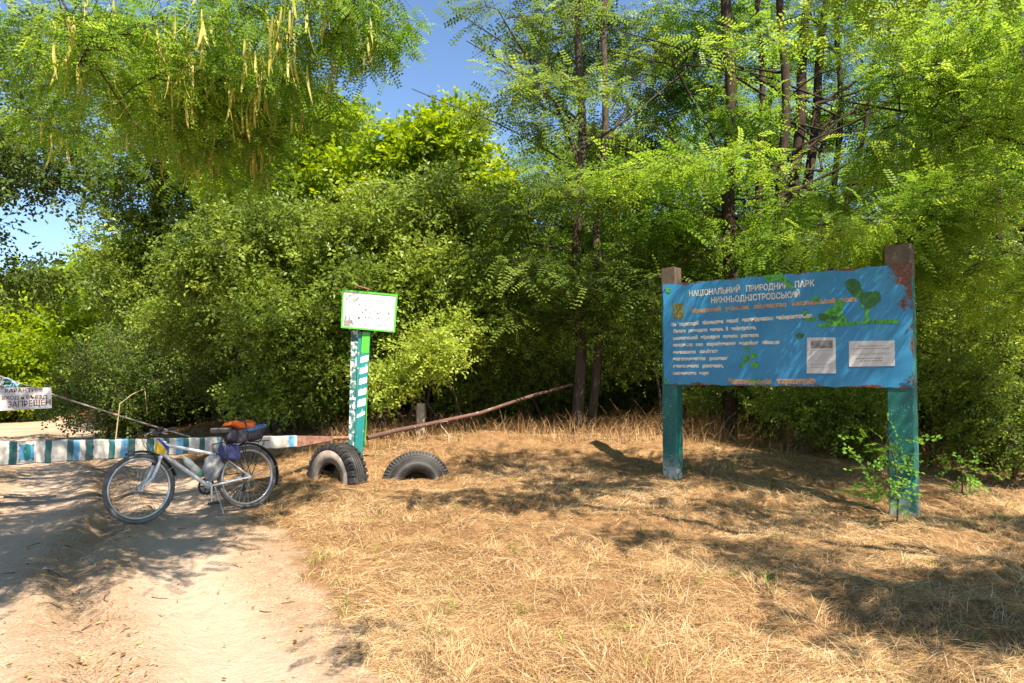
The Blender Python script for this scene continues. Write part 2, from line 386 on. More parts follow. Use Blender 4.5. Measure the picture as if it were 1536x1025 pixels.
M_LETTER = painted('cream_lettering', rgb(.62, .60, .52), rgb(.16, .20, .24), .60, 14, rgb(.72, .70, .62))
M_TAN = painted('tan_faded_lettering', rgb(.42, .25, .13), rgb(.12, .12, .12), .58, 16, rgb(.50, .33, .20))
def words(name, body, p0, p1, hpx, mat, parent, bold=.02, proud=.003):
    ws = body.split(); tot = sum(len(w) for w in ws) + 1.3 * (len(ws) - 1); x = 0
    for w in ws:
        t0, t1 = x / tot, (x + len(w)) / tot; x += len(w) + 1.3
        q0 = tuple(lerp(np.array(p0), np.array(p1), t0)); q1 = tuple(lerp(np.array(p0), np.array(p1), t1)); one_word(name, w, q0, q1, hpx, mat, parent, bold, proud)
def one_word(name, body, p0, p1, hpx, mat, parent, bold=.02, proud=.003, frame=None):
    """a line of painted lettering between two points of the board's face, letters hpx (crop px) tall"""
    (u0, z0), (u1, z1) = p0, p1
    c = bpy.data.curves.new(name, 'FONT'); c.body = body; c.offset = bold; c.resolution_u = 2; c.size = 1.0; c.extrude = .0008
    t = bpy.data.objects.new(name, c); COL.objects.link(t); bpy.context.view_layer.update()
    me = bpy.data.meshes.new_from_object(t); w = max(v.co.x for v in me.vertices); h = .70
    bpy.data.objects.remove(t); bpy.data.curves.remove(c)
    L = math.hypot(u1 - u0, z1 - z0); sx_ = L / w; sy_ = hpx / h
    ca, sa = (u1 - u0) / L, (z1 - z0) / L
    for v in me.vertices:
        a, b = v.co.x * sx_, v.co.y * sy_
        v.co = (u0 + a * ca - b * sa, -(proud if v.co.z > 0 else proud - .0015), z0 + a * sa + b * ca)
    me.materials.clear(); me.materials.append(mat); me.name = name
    o = bpy.data.objects.new(name, me); COL.objects.link(o); o.parent = parent
    return o
H = .066
words('heading_lettering', 'НАЦІОНАЛЬНИЙ  ПРИРОДНИЙ  ПАРК', zb(226, 268), zb(900, 211), H, M_LETTER, panel, .024)
words('heading_lettering', 'НИЖНЬОДНІСТРОВСЬКИЙ', zb(344, 304), zb(822, 272), H, M_LETTER, panel, .024)
words('tan_lettering', 'Кордонний  участок  лісництво  мисливський  пост', zb(242, 356), zb(1130, 292), .046, M_TAN, panel, .06)
rows = [('На території  лісництва  вашої  заповідником  забороняється', (134, 428), (886, 378), .040),
        ('Палити  розводити вогонь  і  забруднюва,', (145, 462), (588, 442), .036),
        ('мисливський  відстріл  ловити  рослини', (142, 500), (600, 482), .036),
        ('полювати  нас  перебування  водойму  лісами', (142, 536), (712, 520), .036),
        ('залишати  сміття', (142, 575), (380, 568), .036),
        ('заготовляти  рослин', (142, 610), (437, 606), .036),
        ('спалювати  рослин,', (142, 648), (412, 646), .036),
        ('мисливство  зору', (142, 686), (335, 686), .036)]
for t, a, b, h in rows: words('body_lettering', t, zb(*a), zb(*b), h, M_LETTER, panel, .072)
words('tan_lettering', 'Заповідними  територія', zb(438, 735), zb(905, 733), .055, M_TAN, panel, .085)

# shield emblem with a trident
mb = MB(); sh = [zb(*p) for p in ((143, 308), (198, 305), (200, 374), (172, 392), (142, 380))]
mb.prism(sh, .0, .004, FR); em = mb.build('shield_emblem', paint_flat('olive_emblem', rgb(.20, .19, .035), .5, rgb(.12, .14, .03), 40), panel)
mb = MB()
for q in (((151, 318), (156, 318), (156, 360), (151, 360)), ((188, 316), (193, 316), (193, 358), (188, 358)), ((169, 316), (174, 316), (174, 384), (169, 384)),
          ((156, 348), (188, 346), (188, 352), (156, 354)), ((158, 366), (168, 372), (168, 378), (158, 372)), ((175, 372), (186, 365), (186, 371), (175, 378))):
    mb.prism([zb(*p) for p in q], .0035, .0055, FR)
mb.build('trident', paint_flat('pale_emblem_gold', rgb(.33, .32, .09), .5), em)

# green painted tree, leaves and dabs: flat paint with ragged edges
def blob(mb, cx, cy, rx, ry, rot=0, z=.004, n=26, rag=.16, pinch=0):
    out = []
    ph = [random.uniform(0, 6.28) for _ in range(4)]
    for i in range(n):
        a = 2 * math.pi * i / n
        r = 1 + rag * (math.sin(3 * a + ph[0]) * .5 + math.sin(5 * a + ph[1]) * .35 + math.sin(9 * a + ph[2]) * .3)
        if pinch: r *= 1 - pinch * abs(math.sin(a)) ** .5 * .3
        x, y = rx * r * math.cos(a), ry * r * math.sin(a); c, s_ = math.cos(rot), math.sin(rot)
        out.append(zb(cx + x * c - y * s_, cy + x * s_ + y * c))
    mb.prism(out[::-1], .0, z, FR)
G1 = painted('bright_green_daub', rgb(.05, .30, .015), rgb(.02, .16, .02), .52, 26, rgb(.09, .38, .03), .45)
G2 = painted('dark_green_daub', rgb(.012, .085, .012), rgb(.04, .26, .02), .60, 22, rgb(.02, .12, .015), .45)
mb = MB()
mb.prism([zb(*p) for p in ((918, 418), (1000, 412), (1080, 405), (1180, 398), (1345, 388), (1350, 405), (1340, 412), (1180, 414), (1060, 424), (920, 434))][::-1], 0, .004, FR)
mb.prism([zb(*p) for p in ((1168, 402), (1172, 340), (1140, 312), (1148, 304), (1178, 326), (1196, 318), (1204, 326), (1190, 350), (1192, 402))][::-1], 0, .0045, FR)
blob(mb, 1000, 372, 55, 44, .1, .005); blob(mb, 1030, 318, 26, 36, .3, .0055); blob(mb, 908, 282, 20, 15, 0, .005); blob(mb, 1046, 396, 26, 24, 0, .006); blob(mb, 850, 355, 10, 18, .2, .005)
blob(mb, 880, 390, 44, 8, 0, .005)
mb.build('painted_tree', G1, panel, label='bright green daubed tree on a green line'); mb = MB()
mb.prism([zb(544, 560), zb(549, 560), zb(566, 640), zb(560, 640)], 0, .004, FR)
for p in ((540, 545, 10, 14), (575, 582, 14, 17), (530, 602, 20, 14), (512, 637, 13, 12), (583, 634, 16, 20)): blob(mb, *p, 0, .0045)
mb.build('painted_sprig', G1, panel)
for bb_ in ((118, 236, 13, 13, .0045), (105, 718, 14, 10, .005), (585, 714, 46, 6, .0062)):
    mb = MB(); blob(mb, bb_[0], bb_[1], bb_[2], bb_[3], 0, bb_[4]); mb.build('paint_dab', G1, panel)
mb = MB()
# blob(mb, 105, 718, 14, 10, 0, .005); blob(mb, 585, 714, 46, 6, 0, .0062)
mb.prism([zb(*p) for p in ((625, 155), (680, 150), (725, 142), (735, 160), (780, 205), (796, 238), (770, 222), (722, 190), (690, 180), (660, 196), (638, 180))][::-1], 0, .0052, FR)
mb.build('paint_splash', G1, panel)
mb = MB()
blob(mb, 1108, 212, 44, 36, .75, .0062, 30, .12); blob(mb, 1122, 236, 44, 30, .9, .0066, 30, .12); blob(mb, 1200, 280, 56, 42, -.25, .0062, 30, .14); blob(mb, 950, 378, 30, 20, .1, .0068); blob(mb, 1010, 384, 24, 14, .1, .0068); mb.build('painted_tree_crown', G2, panel, label='dark green daubed crown')
mb = MB(); blob(mb, 822, 478, 22, 14, 0, .0055); mb.build('paint_dab', G2, panel)
# two printed notices
M_PAPER = simple('weathered_paper', rgb(.50, .48, .49), rgb(.62, .60, .60), 7, .35, 0, .25)
M_INK = simple('grey_print', rgb(.16, .15, .16), rgb(.30, .28, .28), 30, .6, 0, 0)
M_INK2 = simple('pale_print', rgb(.34, .33, .34), rgb(.46, .44, .44), 30, .6, 0, 0)
def notice(c, lines, photo, label):
    mb = MB(); q = [zb(*p) for p in c]; mb.prism(q[::-1], .0, .006, FR); n = mb.build('notice', M_PAPER, panel, label=label)
    mb = MB()
    for (a, b, h, dk) in lines:
        (u0, z0), (u1, z1) = zb(*a), zb(*b); x = u0
        while x < u1:                                    # rows of small print, broken like words
            w = random.uniform(.012, .035); t = (x - u0) / (u1 - u0); z = z0 + (z1 - z0) * t; mb.mi = 0 if dk else 1
            mb.prism([(x, z), (min(x + w, u1), z), (min(x + w, u1), z + h), (x, z + h)], .006, .0068, FR); x += w + .007
    mb.build('print', [M_INK, M_INK2], n)
    if photo:
        mb = MB(); mb.prism([zb(*p) for p in photo][::-1], .006, .0075, FR); mb.build('picture_strip', simple('grey_picture', rgb(.08, .08, .08), rgb(.42, .40, .40), 22, .5, 0, 0, 8), n)
notice(((860, 488), (1012, 487), (1014, 680), (858, 680)), [((880, 560), (1000, 558), .006, 0), ((880, 633), (1000, 632), .006, 0), ((880, 650), (960, 650), .006, 0)] +
       [((880, 575 + 9 * i), (996, 574 + 9 * i), .003, 0) for i in range(9)], ((880, 505), (998, 502), (998, 544), (880, 547)), 'upright white notice with grey picture strip')
notice(((1085, 507), (1328, 504), (1330, 640), (1085, 644)), [((1135, 536), (1265, 534), .008, 1), ((1105, 550), (1305, 548), .007, 1), ((1104, 582), (1308, 576), .017, 0), ((1120, 603), (1270, 600), .009, 1), ((1145, 616), (1262, 613), .009, 1)], None, 'wide white notice with lines of print')

# ------------------------------------------------------------------ small sign on the striped post
M_TEAL = painted('teal_paint_chipped', rgb(.008, .16, .165), rgb(.42, .46, .44), .60, 12, rgb(.02, .24, .23), .45)
M_TEALD = painted('mottled_teal_white', rgb(.01, .10, .10), rgb(.55, .56, .54), .50, 16, rgb(.05, .16, .15), .6)
M_GREEN = painted('bright_green_paint', rgb(.06, .42, .03), rgb(.03, .18, .04), .66, 14, rgb(.10, .50, .05), .4)
M_WHITE = painted('white_plate_paint', rgb(.66, .66, .66), rgb(.42, .40, .40), .70, 10, rgb(.72, .72, .73), .45, False)
M_WSTRIPE = painted('white_stripe_paint', rgb(.74, .76, .76), rgb(.35, .42, .42), .66, 14)
SB = P(538, 682, 9.8); SB[2] = gz(SB[0], 9.8)
spost = thing('striped_sign_post', 'small white rectangular sign framed in green on a teal and white striped steel post', 'sign', (SB[0], SB[1], SB[2]))
def L(px, py, dy=0): return Vector(P(px, py, 9.8 + dy)) - Vector((SB[0], 9.8, SB[2]))
# channel: front face + flanges, leaning
def lean_bar(mb, top, bot, w, d, taper=0):
    t = Vector(top); b = Vector(bot); ax = (t - b).normalized(); sx_ = Vector((1, 0, 0)); sx_ = (sx_ - ax * sx_.dot(ax)).normalized(); sy_ = ax.cross(sx_)
    vs = []
    for q in (b, t):
        for a, c in ((-w / 2, -d / 2), (w / 2, -d / 2), (w / 2, d / 2), (-w / 2, d / 2)): vs.append(q + sx_ * a + sy_ * (c))
    mb.add(vs, [(0, 3, 2, 1), (4, 5, 6, 7), (0, 1, 5, 4), (1, 2, 6, 5), (2, 3, 7, 6), (3, 0, 4, 7)])
    return ax, sx_, sy_
ct, cb = L(550, 498), L(537.5, 690); mb = MB()
ax, sx_, sy_ = lean_bar(mb, ct, cb - (ct - cb).normalized() * .25, .105, .05)
chan = mb.build('striped_channel', M_TEAL, spost, .004)
# white stripes slant across the front, green at the top
Lc = (ct - cb).length
sy_ = Vector((0, -1, 0)); 
def onface(a, h, out): return cb + ax * h + sx_ * a + Vector((0, -1, 0)) * (.026 + out) + Vector((0, 0, 0))
def stripe(mb, h0, h1, slant, out=.001):
    q = [onface(-.0515, h0 - slant, 0), onface(.0515, h0 + slant, 0), onface(.0515, h1 + slant, 0), onface(-.0515, h1 - slant, 0)]
    vs = [v + Vector((0, -out, 0)) for v in q] + [v + Vector((0, .002, 0)) for v in q]
    mb.add(vs, [(0, 1, 2, 3), (7, 6, 5, 4), (0, 4, 5, 1), (1, 5, 6, 2), (2, 6, 7, 3), (3, 7, 4, 0)])
def hh(py): return (692 - py) / (692 - 498.0) * Lc
mb = MB()
for a, b in ((544, 535), (561, 552), (577, 568), (594, 585), (611, 600)): stripe(mb, hh(a), hh(b), .018)
stripe(mb, hh(626), hh(621), .028)
mb.build('white_stripes', M_WSTRIPE, chan)
mb = MB(); stripe(mb, hh(530), hh(499), .0, .0016); mb.build('green_cap_band', M_GREEN, chan)
mb = MB(); ax2, _, _ = lean_bar(mb, L(534, 496, .06), L(529, 700, .06), .11, .09); mb.build('steel_pole', M_TEALD, spost, .004)
mb = MB(); lean_bar(mb, L(540.5, 499, .012), L(534, 690, .012), .045, .05); mb.build('side_flange', M_TEAL, spost, .003)
mb = MB(); mb.tube([L(553, 498, .03), L(549, 640, .03), L(547.5, 668, .01)], .006, 6); mb.build('side_rod', M_GREEN, spost)
# plate
c4 = [L(513.5, 434.5, -.09), L(596.5, 442, -.05), L(592.5, 499, -.05), L(511.5, 492, -.09)]
def plate(mb, c4, out, th):
    n = (c4[1] - c4[0]).cross(c4[3] - c4[0]).normalized()
    if n.y > 0: n = -n
    vs = [v + n * out for v in c4] + [v + n * (out - th) for v in c4]
    mb.add(vs, [(0, 1, 2, 3), (7, 6, 5, 4), (0, 4, 5, 1), (1, 5, 6, 2), (2, 6, 7, 3), (3, 7, 4, 0)]); return n
def lerp(a, b, t): return a + (b - a) * t
def inq(u, v): return lerp(lerp(c4[0], c4[1], u), lerp(c4[3], c4[2], u), v)
mb = MB(); nrm = plate(mb, c4, 0, .012); pl = mb.build('sign_plate', M_WHITE, spost)
mb = MB()
f = .030
for (a, b, c, d) in (((0, 0), (1, 0), (1 - f, f * 1.4), (f, f * 1.4)), ((1, 0), (1, 1), (1 - f, 1 - f * 1.4), (1 - f, f * 1.4)), ((1, 1), (0, 1), (f, 1 - f * 1.4), (1 - f, 1 - f * 1.4)), ((0, 1), (0, 0), (f, f * 1.4), (f, 1 - f * 1.4))):
    plate(mb, [inq(*a), inq(*b), inq(*c), inq(*d)], .010, .022)
mb.build('green_frame', M_GREEN, pl)
mb = MB()      # what is left of the lettering, and a peeled grey patch
for (u, v, w, h) in [(.30, .34, .025, .018), (.42, .34, .012, .02), (.50, .35, .02, .02), (.43, .43, .018, .045), (.43, .48, .014, .02), (.36, .52, .03, .025), (.50, .51, .02, .02), (.58, .49, .02, .015), (.64, .53, .03, .018), (.70, .49, .02, .016), (.84, .50, .022, .03),
                     (.30, .66, .026, .05), (.27, .63, .02, .02), (.43, .655, .016, .028), (.48, .655, .02, .02), (.54, .65, .012, .03), (.67, .65, .022, .022), (.73, .67, .012, .014), (.78, .68, .014, .014), (.87, .64, .02, .014),
                     (.24, .79, .02, .02), (.39, .80, .012, .05), (.44, .82, .010, .06), (.55, .79, .02, .012), (.65, .84, .022, .014), (.71, .84, .02, .016), (.78, .83, .03, .01), (.60, .22, .03, .01), (.70, .22, .03, .012), (.82, .20, .03, .012), (.60, .42, .02, .01), (.14, .30, .012, .03)]:
    w *= 1.5; h *= 1.5
    q = [inq(u, v), inq(u + w * .9, v + h * .1), inq(u + w, v + h), inq(u + w * .2, v + h * 1.1)]; plate(mb, q, .0015, .003)
mb.build('faded_lettering', simple('faded_black', rgb(.02, .015, .02), rgb(.14, .12, .13), 40, .6, 0, 0), pl)
mb = MB()
out = [(.05, .95), (.04, .83), (.07, .66), (.095, .66), (.10, .80), (.13, .76), (.15, .64), (.17, .68), (.165, .78), (.20, .74), (.22, .84), (.245, .88), (.20, .90), (.17, .85), (.165, .95)]
q = [inq(u, v) for u, v in out]; k = len(q); vs = [v + nrm * .0012 for v in q] + [v - nrm * .001 for v in q]
mb.add(vs, [tuple(range(k)), tuple(range(k, 2 * k))[::-1]] + [(i, k + i, k + (i + 1) % k, (i + 1) % k) for i in range(k)])
mb.build('peeled_patch', simple('bare_grey_metal', rgb(.14, .12, .12), rgb(.36, .34, .34), 25, .6, .2, .1), pl)
mb = MB(); mb.tube([L(528, 433, -.04), L(540, 430, -.02), L(556, 435, -.02)], .010, 6); mb.build('rusty_bracket', simple('rust', rgb(.14, .05, .025), rgb(.34, .15, .08), 30, .8), spost)

# ------------------------------------------------------------------ striped barrier
M_RUST = simple('rusty_iron', rgb(.13, .055, .035), rgb(.33, .17, .12), 18, .8, 0, .4)
M_RUSTW = painted('rust_with_old_white_paint', rgb(.13, .06, .045), rgb(.36, .29, .27), .60, 20, rgb(.08, .04, .03), .8)
B0 = P(0, 663, 7.9); B1 = P(440, 654.5, 9.4); bdir = Vector(((B1 - B0)[0], (B1 - B0)[1], 0)).normalized()
T = lambda px: (lambda s: s)((lambda k: (B0[0] - k * B0[1]) / (k * bdir.y - bdir.x))((px - 768) / F * 1.0))   # metres along the beam at pixel column px
bang = math.atan2(bdir.y, bdir.x)
barrier = thing('barrier', 'low tapering barrier beam striped white, teal and light blue across the dirt track', 'barrier', (B0[0], B0[1], 0), (0, 0, bang))
LEN = T(447); L0 = T(-120)
def btop(s): return B0[2] + (B1[2] - B0[2]) * s / T(440)
def bht(s): return .258 + (.145 - .258) * s / T(440)
def beam_mat():
    M = Mat('striped_beam_paint'); tc = M.node('ShaderNodeTexCoord'); sx = M.node('ShaderNodeSeparateXYZ'); M.link(tc.outputs['Object'], sx.inputs[0]); v = tc.outputs['Object']
    n = M.noise(v, 7, 6, .7); n2 = M.noise(v, 40, 5, .65); n3 = M.noise(v, 2.5, 4)
    x = M.math('ADD', sx.outputs[0], M.math('MULTIPLY', M.math('SUBTRACT', n, .5), .06))
    span = LEN - L0; fac = M.math('DIVIDE', M.math('SUBTRACT', x, L0), span)
    W, Tq, Bq = rgb(.66, .62, .54), rgb(.004, .11, .11), rgb(.10, .38, .62)
    segs = [(16, 27, Tq), (69, 80, Tq), (103, 113, Tq), (113, 122, Bq), (130, 141, Tq), (164, 174, Tq), (183, 193, Bq), (193, 204, Tq), (222, 233, Tq), (252, 256, Tq), (266, 277, Bq), (277, 285, Tq), (301, 308, Tq), (326, 330, Bq), (434, 442, Bq)]
    stops = [(0, W)]
    for a, b, c in segs:
        fa, fb = (T(a) - L0) / span, (T(b) - L0) / span
        if abs(stops[-1][0] - fa) < 1e-6: stops[-1] = (fa, c)
        else: stops.append((fa, c))
        stops.append((fb, W))
    # split over two ramps (32 stops each at most)
    half = len(stops) // 2
    if stops[half - 1][1] != W: half += 1
    r1 = M.ramp(fac, stops[:half], 'CONSTANT'); r2 = M.ramp(fac, [(0, W)] + [s for s in stops[half:]], 'CONSTANT')
    cut = (stops[half - 1][0] + stops[half][0]) / 2
    col = M.mix(M.math('GREATER_THAN', fac, cut), r1, r2)
    dirt = M.ramp(n, [(.42, rgb(0, 0, 0)), (.68, rgb(1, 1, 1))])
    col = M.mix(dirt, col, M.mix(.5, col, rgb(.30, .20, .15)))
    col = M.mix(M.ramp(n2, [(.62, rgb(0, 0, 0)), (.66, rgb(.8, .8, .8))]), col, rgb(.22, .17, .15))
    M.base(col).set(.55); M.bump(M.math('ADD', n, M.math('MULTIPLY', n2, .4)), .35, .006); return M.m
mb = MB(); ns = 60; vs = []
for i in range(ns + 1):
    s = L0 + (LEN - L0) * i / ns; z1 = btop(s) + .004 * math.sin(i * 1.3); z0 = z1 - bht(s) + .003 * math.sin(i * 2.1); c = .012
    vs += [(s, 0, z0 + c), (s, c, z0), (s, .10, z0), (s, .11, z0 + c), (s, .11, z1 - c), (s, .10, z1), (s, c, z1), (s, 0, z1 - c)]
mb.add(vs, [(i * 8 + j, i * 8 + (j + 1) % 8, (i + 1) * 8 + (j + 1) % 8, (i + 1) * 8 + j) for i in range(ns) for j in range(8)] + [tuple(range(8))[::-1], tuple(range(ns * 8, ns * 8 + 8))])
beam = mb.build('beam', beam_mat(), barrier)
# riveted plate with blue and teal bands
mb = MB(); a, b = T(30), T(57); zt = btop(a) - .02; zl = zt - .20
mb.box((a, -.006, zl), (b, .001, zt)); plt = mb.build('riveted_plate', M_LETTER, beam, .002)
mb = MB(); a1, b1 = T(33), T(55); mb.box((a1, -.0075, zl + .02), (b1, -.005, zt - .02)); mb.build('blue_band', paint_flat('light_blue_paint', rgb(.12, .40, .66)), plt)
mb = MB(); a2, b2 = T(39), T(50); n = 20
mb.prism([(lerp(a2, b2, .5) + (b2 - a2) / 2 * math.cos(2 * math.pi * i / n) * (1 if abs(math.sin(2 * math.pi * i / n)) < .8 else 1.2), (zt + zl) / 2 + .092 * math.sin(2 * math.pi * i / n)) for i in range(n)], .0075, .009, FR)
mb.build('teal_patch', M_TEAL, plt)
for u in (a + .02, b - .02):
    for z in (zl + .02, zt - .02): mb = MB(); mb.tube([(u, -.012, z), (u, -.004, z)], .009, 8); mb.build('rivet', M_RUST, plt)
# rusty end that narrows to the post
mb = MB(); e = T(502)
mb.add([(LEN, .01, btop(LEN) - bht(LEN)), (e, .04, btop(LEN) - .075), (e, .04, btop(LEN) - .03), (LEN, .01, btop(LEN) - .002), (LEN, .10, btop(LEN) - bht(LEN)), (e, .08, btop(LEN) - .075), (e, .08, btop(LEN) - .03), (LEN, .10, btop(LEN) - .002)],
       [(0, 1, 2, 3), (7, 6, 5, 4), (0, 4, 5, 1), (3, 2, 6, 7), (1, 5, 6, 2), (0, 3, 7, 4)])
mb.tube([(e - .05, .06, btop(LEN) - .05), (e + .22, .10, btop(LEN) - .06)], .022, 8)
mb.build('hinge_arm', M_RUST, barrier)
# steel stay that runs up and away from the beam
s1 = T(292); A = np.array([s1, .055, btop(s1)]); Wd = Matrix.Translation(Vector((B0[0], B0[1], 0))) @ Matrix.Rotation(bang, 4, 'Z'); WI = Wd.inverted()
st0 = WI @ Vector(P(0, 561, 8.1)); st1 = Vector(A); far = st0 + (st0 - st1) * .42
mb = MB(); k = 14; pts = [far.lerp(st1, i / k) + Vector((0, 0, -.035 * math.sin(math.pi * i / k))) for i in range(k + 1)]
mb.tube(pts, .0105, 7); mb.build('stay_cable', simple('grey_steel_cable', rgb(.10, .09, .08), rgb(.26, .24, .21), 50, .6, .3, .3), barrier)
for t in (.52, .70, .83):
    mb = MB(); p = far.lerp(st1, t) + Vector((0, 0, -.035 * math.sin(math.pi * t))); d = (st1 - far).normalized()
    mb.tube([p - d * .02, p + d * .02], .014, 8); mb.build('cable_clamp', M_RUST, barrier)
mb = MB(); fw = Wd @ far; o_ = fw.copy(); g_ = gz(o_.x, o_.y)
mb.tube([(o_.x, o_.y, g_ - .4), (o_.x, o_.y, o_.z + .25)], .06, 12)
tag(mb.build('stay_post', M_TEAL), 'teal steel post holding the upper end of the barrier stay', 'post')
mb = MB(); rp = Wd @ Vector((L0 + .1, .055, 0)); g_ = gz(rp.x, rp.y)
mb.tube([(rp.x, rp.y, g_ - .3), (rp.x, rp.y, btop(L0) - bht(L0))], .05, 12)
tag(mb.build('rest_post', M_RUST), 'short rusty post under the free end of the barrier beam', 'post')

# ------------------------------------------------------------------ quarantine notice hanging from the stay
def on_stay(px):
    best = min((abs(768 + F * (Wd @ q).x / (Wd @ q).y - px), i) for i, q in enumerate(pts))
    for i in range(len(pts) - 1):
        a, b = Wd @ pts[i], Wd @ pts[i + 1]; pa, pb = 768 + F * a.x / a.y, 768 + F * b.x / b.y
        if pa <= px <= pb: return a.lerp(b, (px - pa) / (pb - pa))
    return Wd @ pts[0]
q0 = on_stay(-8); q1 = on_stay(77); Yq = 8.0
qa, qb = Vector(P(-9, 582, Yq)), Vector(P(77, 581, Yq + .12)); qc = Vector(P(77.5, 612.5, Yq + .12)); qd = Vector(P(-8, 617, Yq))
hang = thing('hanging_notice', 'white metal quarantine notice hand lettered in dark red, hanging from the barrier stay', 'sign', qa)
W4 = [v - qa for v in (qa, qb, qc, qd)]
def qn(u, v): return W4[0].lerp(W4[1], u).lerp(W4[3].lerp(W4[2], u), v)
mb = MB(); plate(mb, W4, 0, .006)
M_NOT = Mat('dirty_white_enamel'); v = M_NOT.coord(); n = M_NOT.noise(v, 6, 6, .7); n2 = M_NOT.noise(M_NOT.coord((1, 1, .15)), 9, 5, .6)
c = M_NOT.ramp(n, [(.3, rgb(.46, .43, .42)), (.7, rgb(.66, .64, .62))]); c = M_NOT.mix(M_NOT.ramp(n2, [(.58, rgb(0, 0, 0)), (.68, rgb(.8, .8, .8))]), c, rgb(.42, .22, .12))
M_NOT.base(c).set(.5)
hp = mb.build('metal_plate', M_NOT.m, hang)
M_DRED = painted('dark_red_brush_paint', rgb(.09, .022, .016), rgb(.28, .16, .12), .64, 40, rgb(.14, .03, .02), .6)
qd_n = (W4[1] - W4[0]).cross(W4[3] - W4[0]).normalized(); qd_n = -qd_n if qd_n.y > 0 else qd_n
def hand(body, u0, v0, u1, v1, hv):
    c = bpy.data.curves.new('lettering', 'FONT'); c.body = body; c.offset = .004; c.extrude = .001; c.resolution_u = 2
    t = bpy.data.objects.new('lettering', c); COL.objects.link(t); bpy.context.view_layer.update(); me = bpy.data.meshes.new_from_object(t)
    w = max(p.co.x for p in me.vertices); bpy.data.objects.remove(t); bpy.data.curves.remove(c)
    for p in me.vertices:
        a = p.co.x / w; b = p.co.y / .7; wob = .03 * math.sin(a * 23)
        p.co = qn(u0 + (u1 - u0) * a + .004 * math.sin(p.co.y * 9 + a * 40), v0 + (v1 - v0) * a - hv * (b + wob)) + qd_n * (.0035 if p.co.z > 0 else .001)
    me.materials.clear(); me.materials.append(M_DRED); me.name = 'lettering'
    o = bpy.data.objects.new('lettering', me); COL.objects.link(o); o.parent = hp
hand('КАРАНТИН!', .18, .22, .84, .20, .17); hand('ВХОД и ВЪЕЗД', .12, .53, .92, .52, .15); hand('ЗАПРЕЩЁН', .22, .88, .98, .84, .26)
mb = MB()
for u, px in ((.14, 4), (.66, 46)):
    t = on_stay(px) - qa; b = qn(u, .05); m = t.lerp(b, .5) + Vector((.02, -.01, 0)); mb.tube([b + Vector((0, -.006, 0)), m, t + Vector((0, 0, .014)), m + Vector((-.04, .01, 0)), b + Vector((0, .01, 0))], .004, 5)
mb.build('hanging_wire', M_RUST, hang)
# pale blue cloth knotted round the stay
mb = MB(); kc = on_stay(14)
for j in range(7):
    a = j * 1.05; r = .035 + .022 * (j % 3); pts_ = [kc + Vector((r * math.cos(a + t) * 1.6 - .01, -.012 - .02 * math.sin(2 * t + j), -.04 - .012 * j + r * .8 * math.sin(a + t) + .02)) for t in np.linspace(0, 4.2, 10)]
    mb.tube(pts_, [.009 + .006 * math.sin(i * .9 + j) ** 2 for i in range(10)], 6, True, .5)
tag(mb.build('knotted_cloth', simple('pale_blue_cloth', rgb(.16, .38, .50), rgb(.30, .52, .62), 20, .8)), 'pale blue cloth knotted round the barrier stay above the quarantine notice', 'cloth')

# ------------------------------------------------------------------ rusty rail and concrete post
mb = MB(); r0 = P(551, 657, 10.0); r1 = P(640, 637, 10.7); r2 = P(720, 620, 11.2); r3 = P(858, 577, 11.75)
mb.tube([r0, lerp(r0, r1, .5) + [0, 0, .01], r1, r2, lerp(r2, r3, .5) + [0, 0, .02], r3], [.034, .032, .030, .028, .025, .022], 10)
tag(mb.build('rusty_rail', M_RUSTW), 'rusty iron pipe with flaking white paint slanting up from the striped post into the trees', 'pipe')
cp = P(631, 668, 11.3); czg = gz(cp[0], 11.3); cz1 = P(631, 605, 11.3)[2]
mb = MB(); mb.box((cp[0] - .06, 11.25, czg - .3), (cp[0] + .06, 11.37, cz1)); 
tag(mb.build('concrete_stake', simple('old_concrete', rgb(.24, .20, .16), rgb(.42, .37, .30), 14, .9, 0, .5), None, .008), 'short weathered concrete stake beside the slanting rusty pipe', 'post')

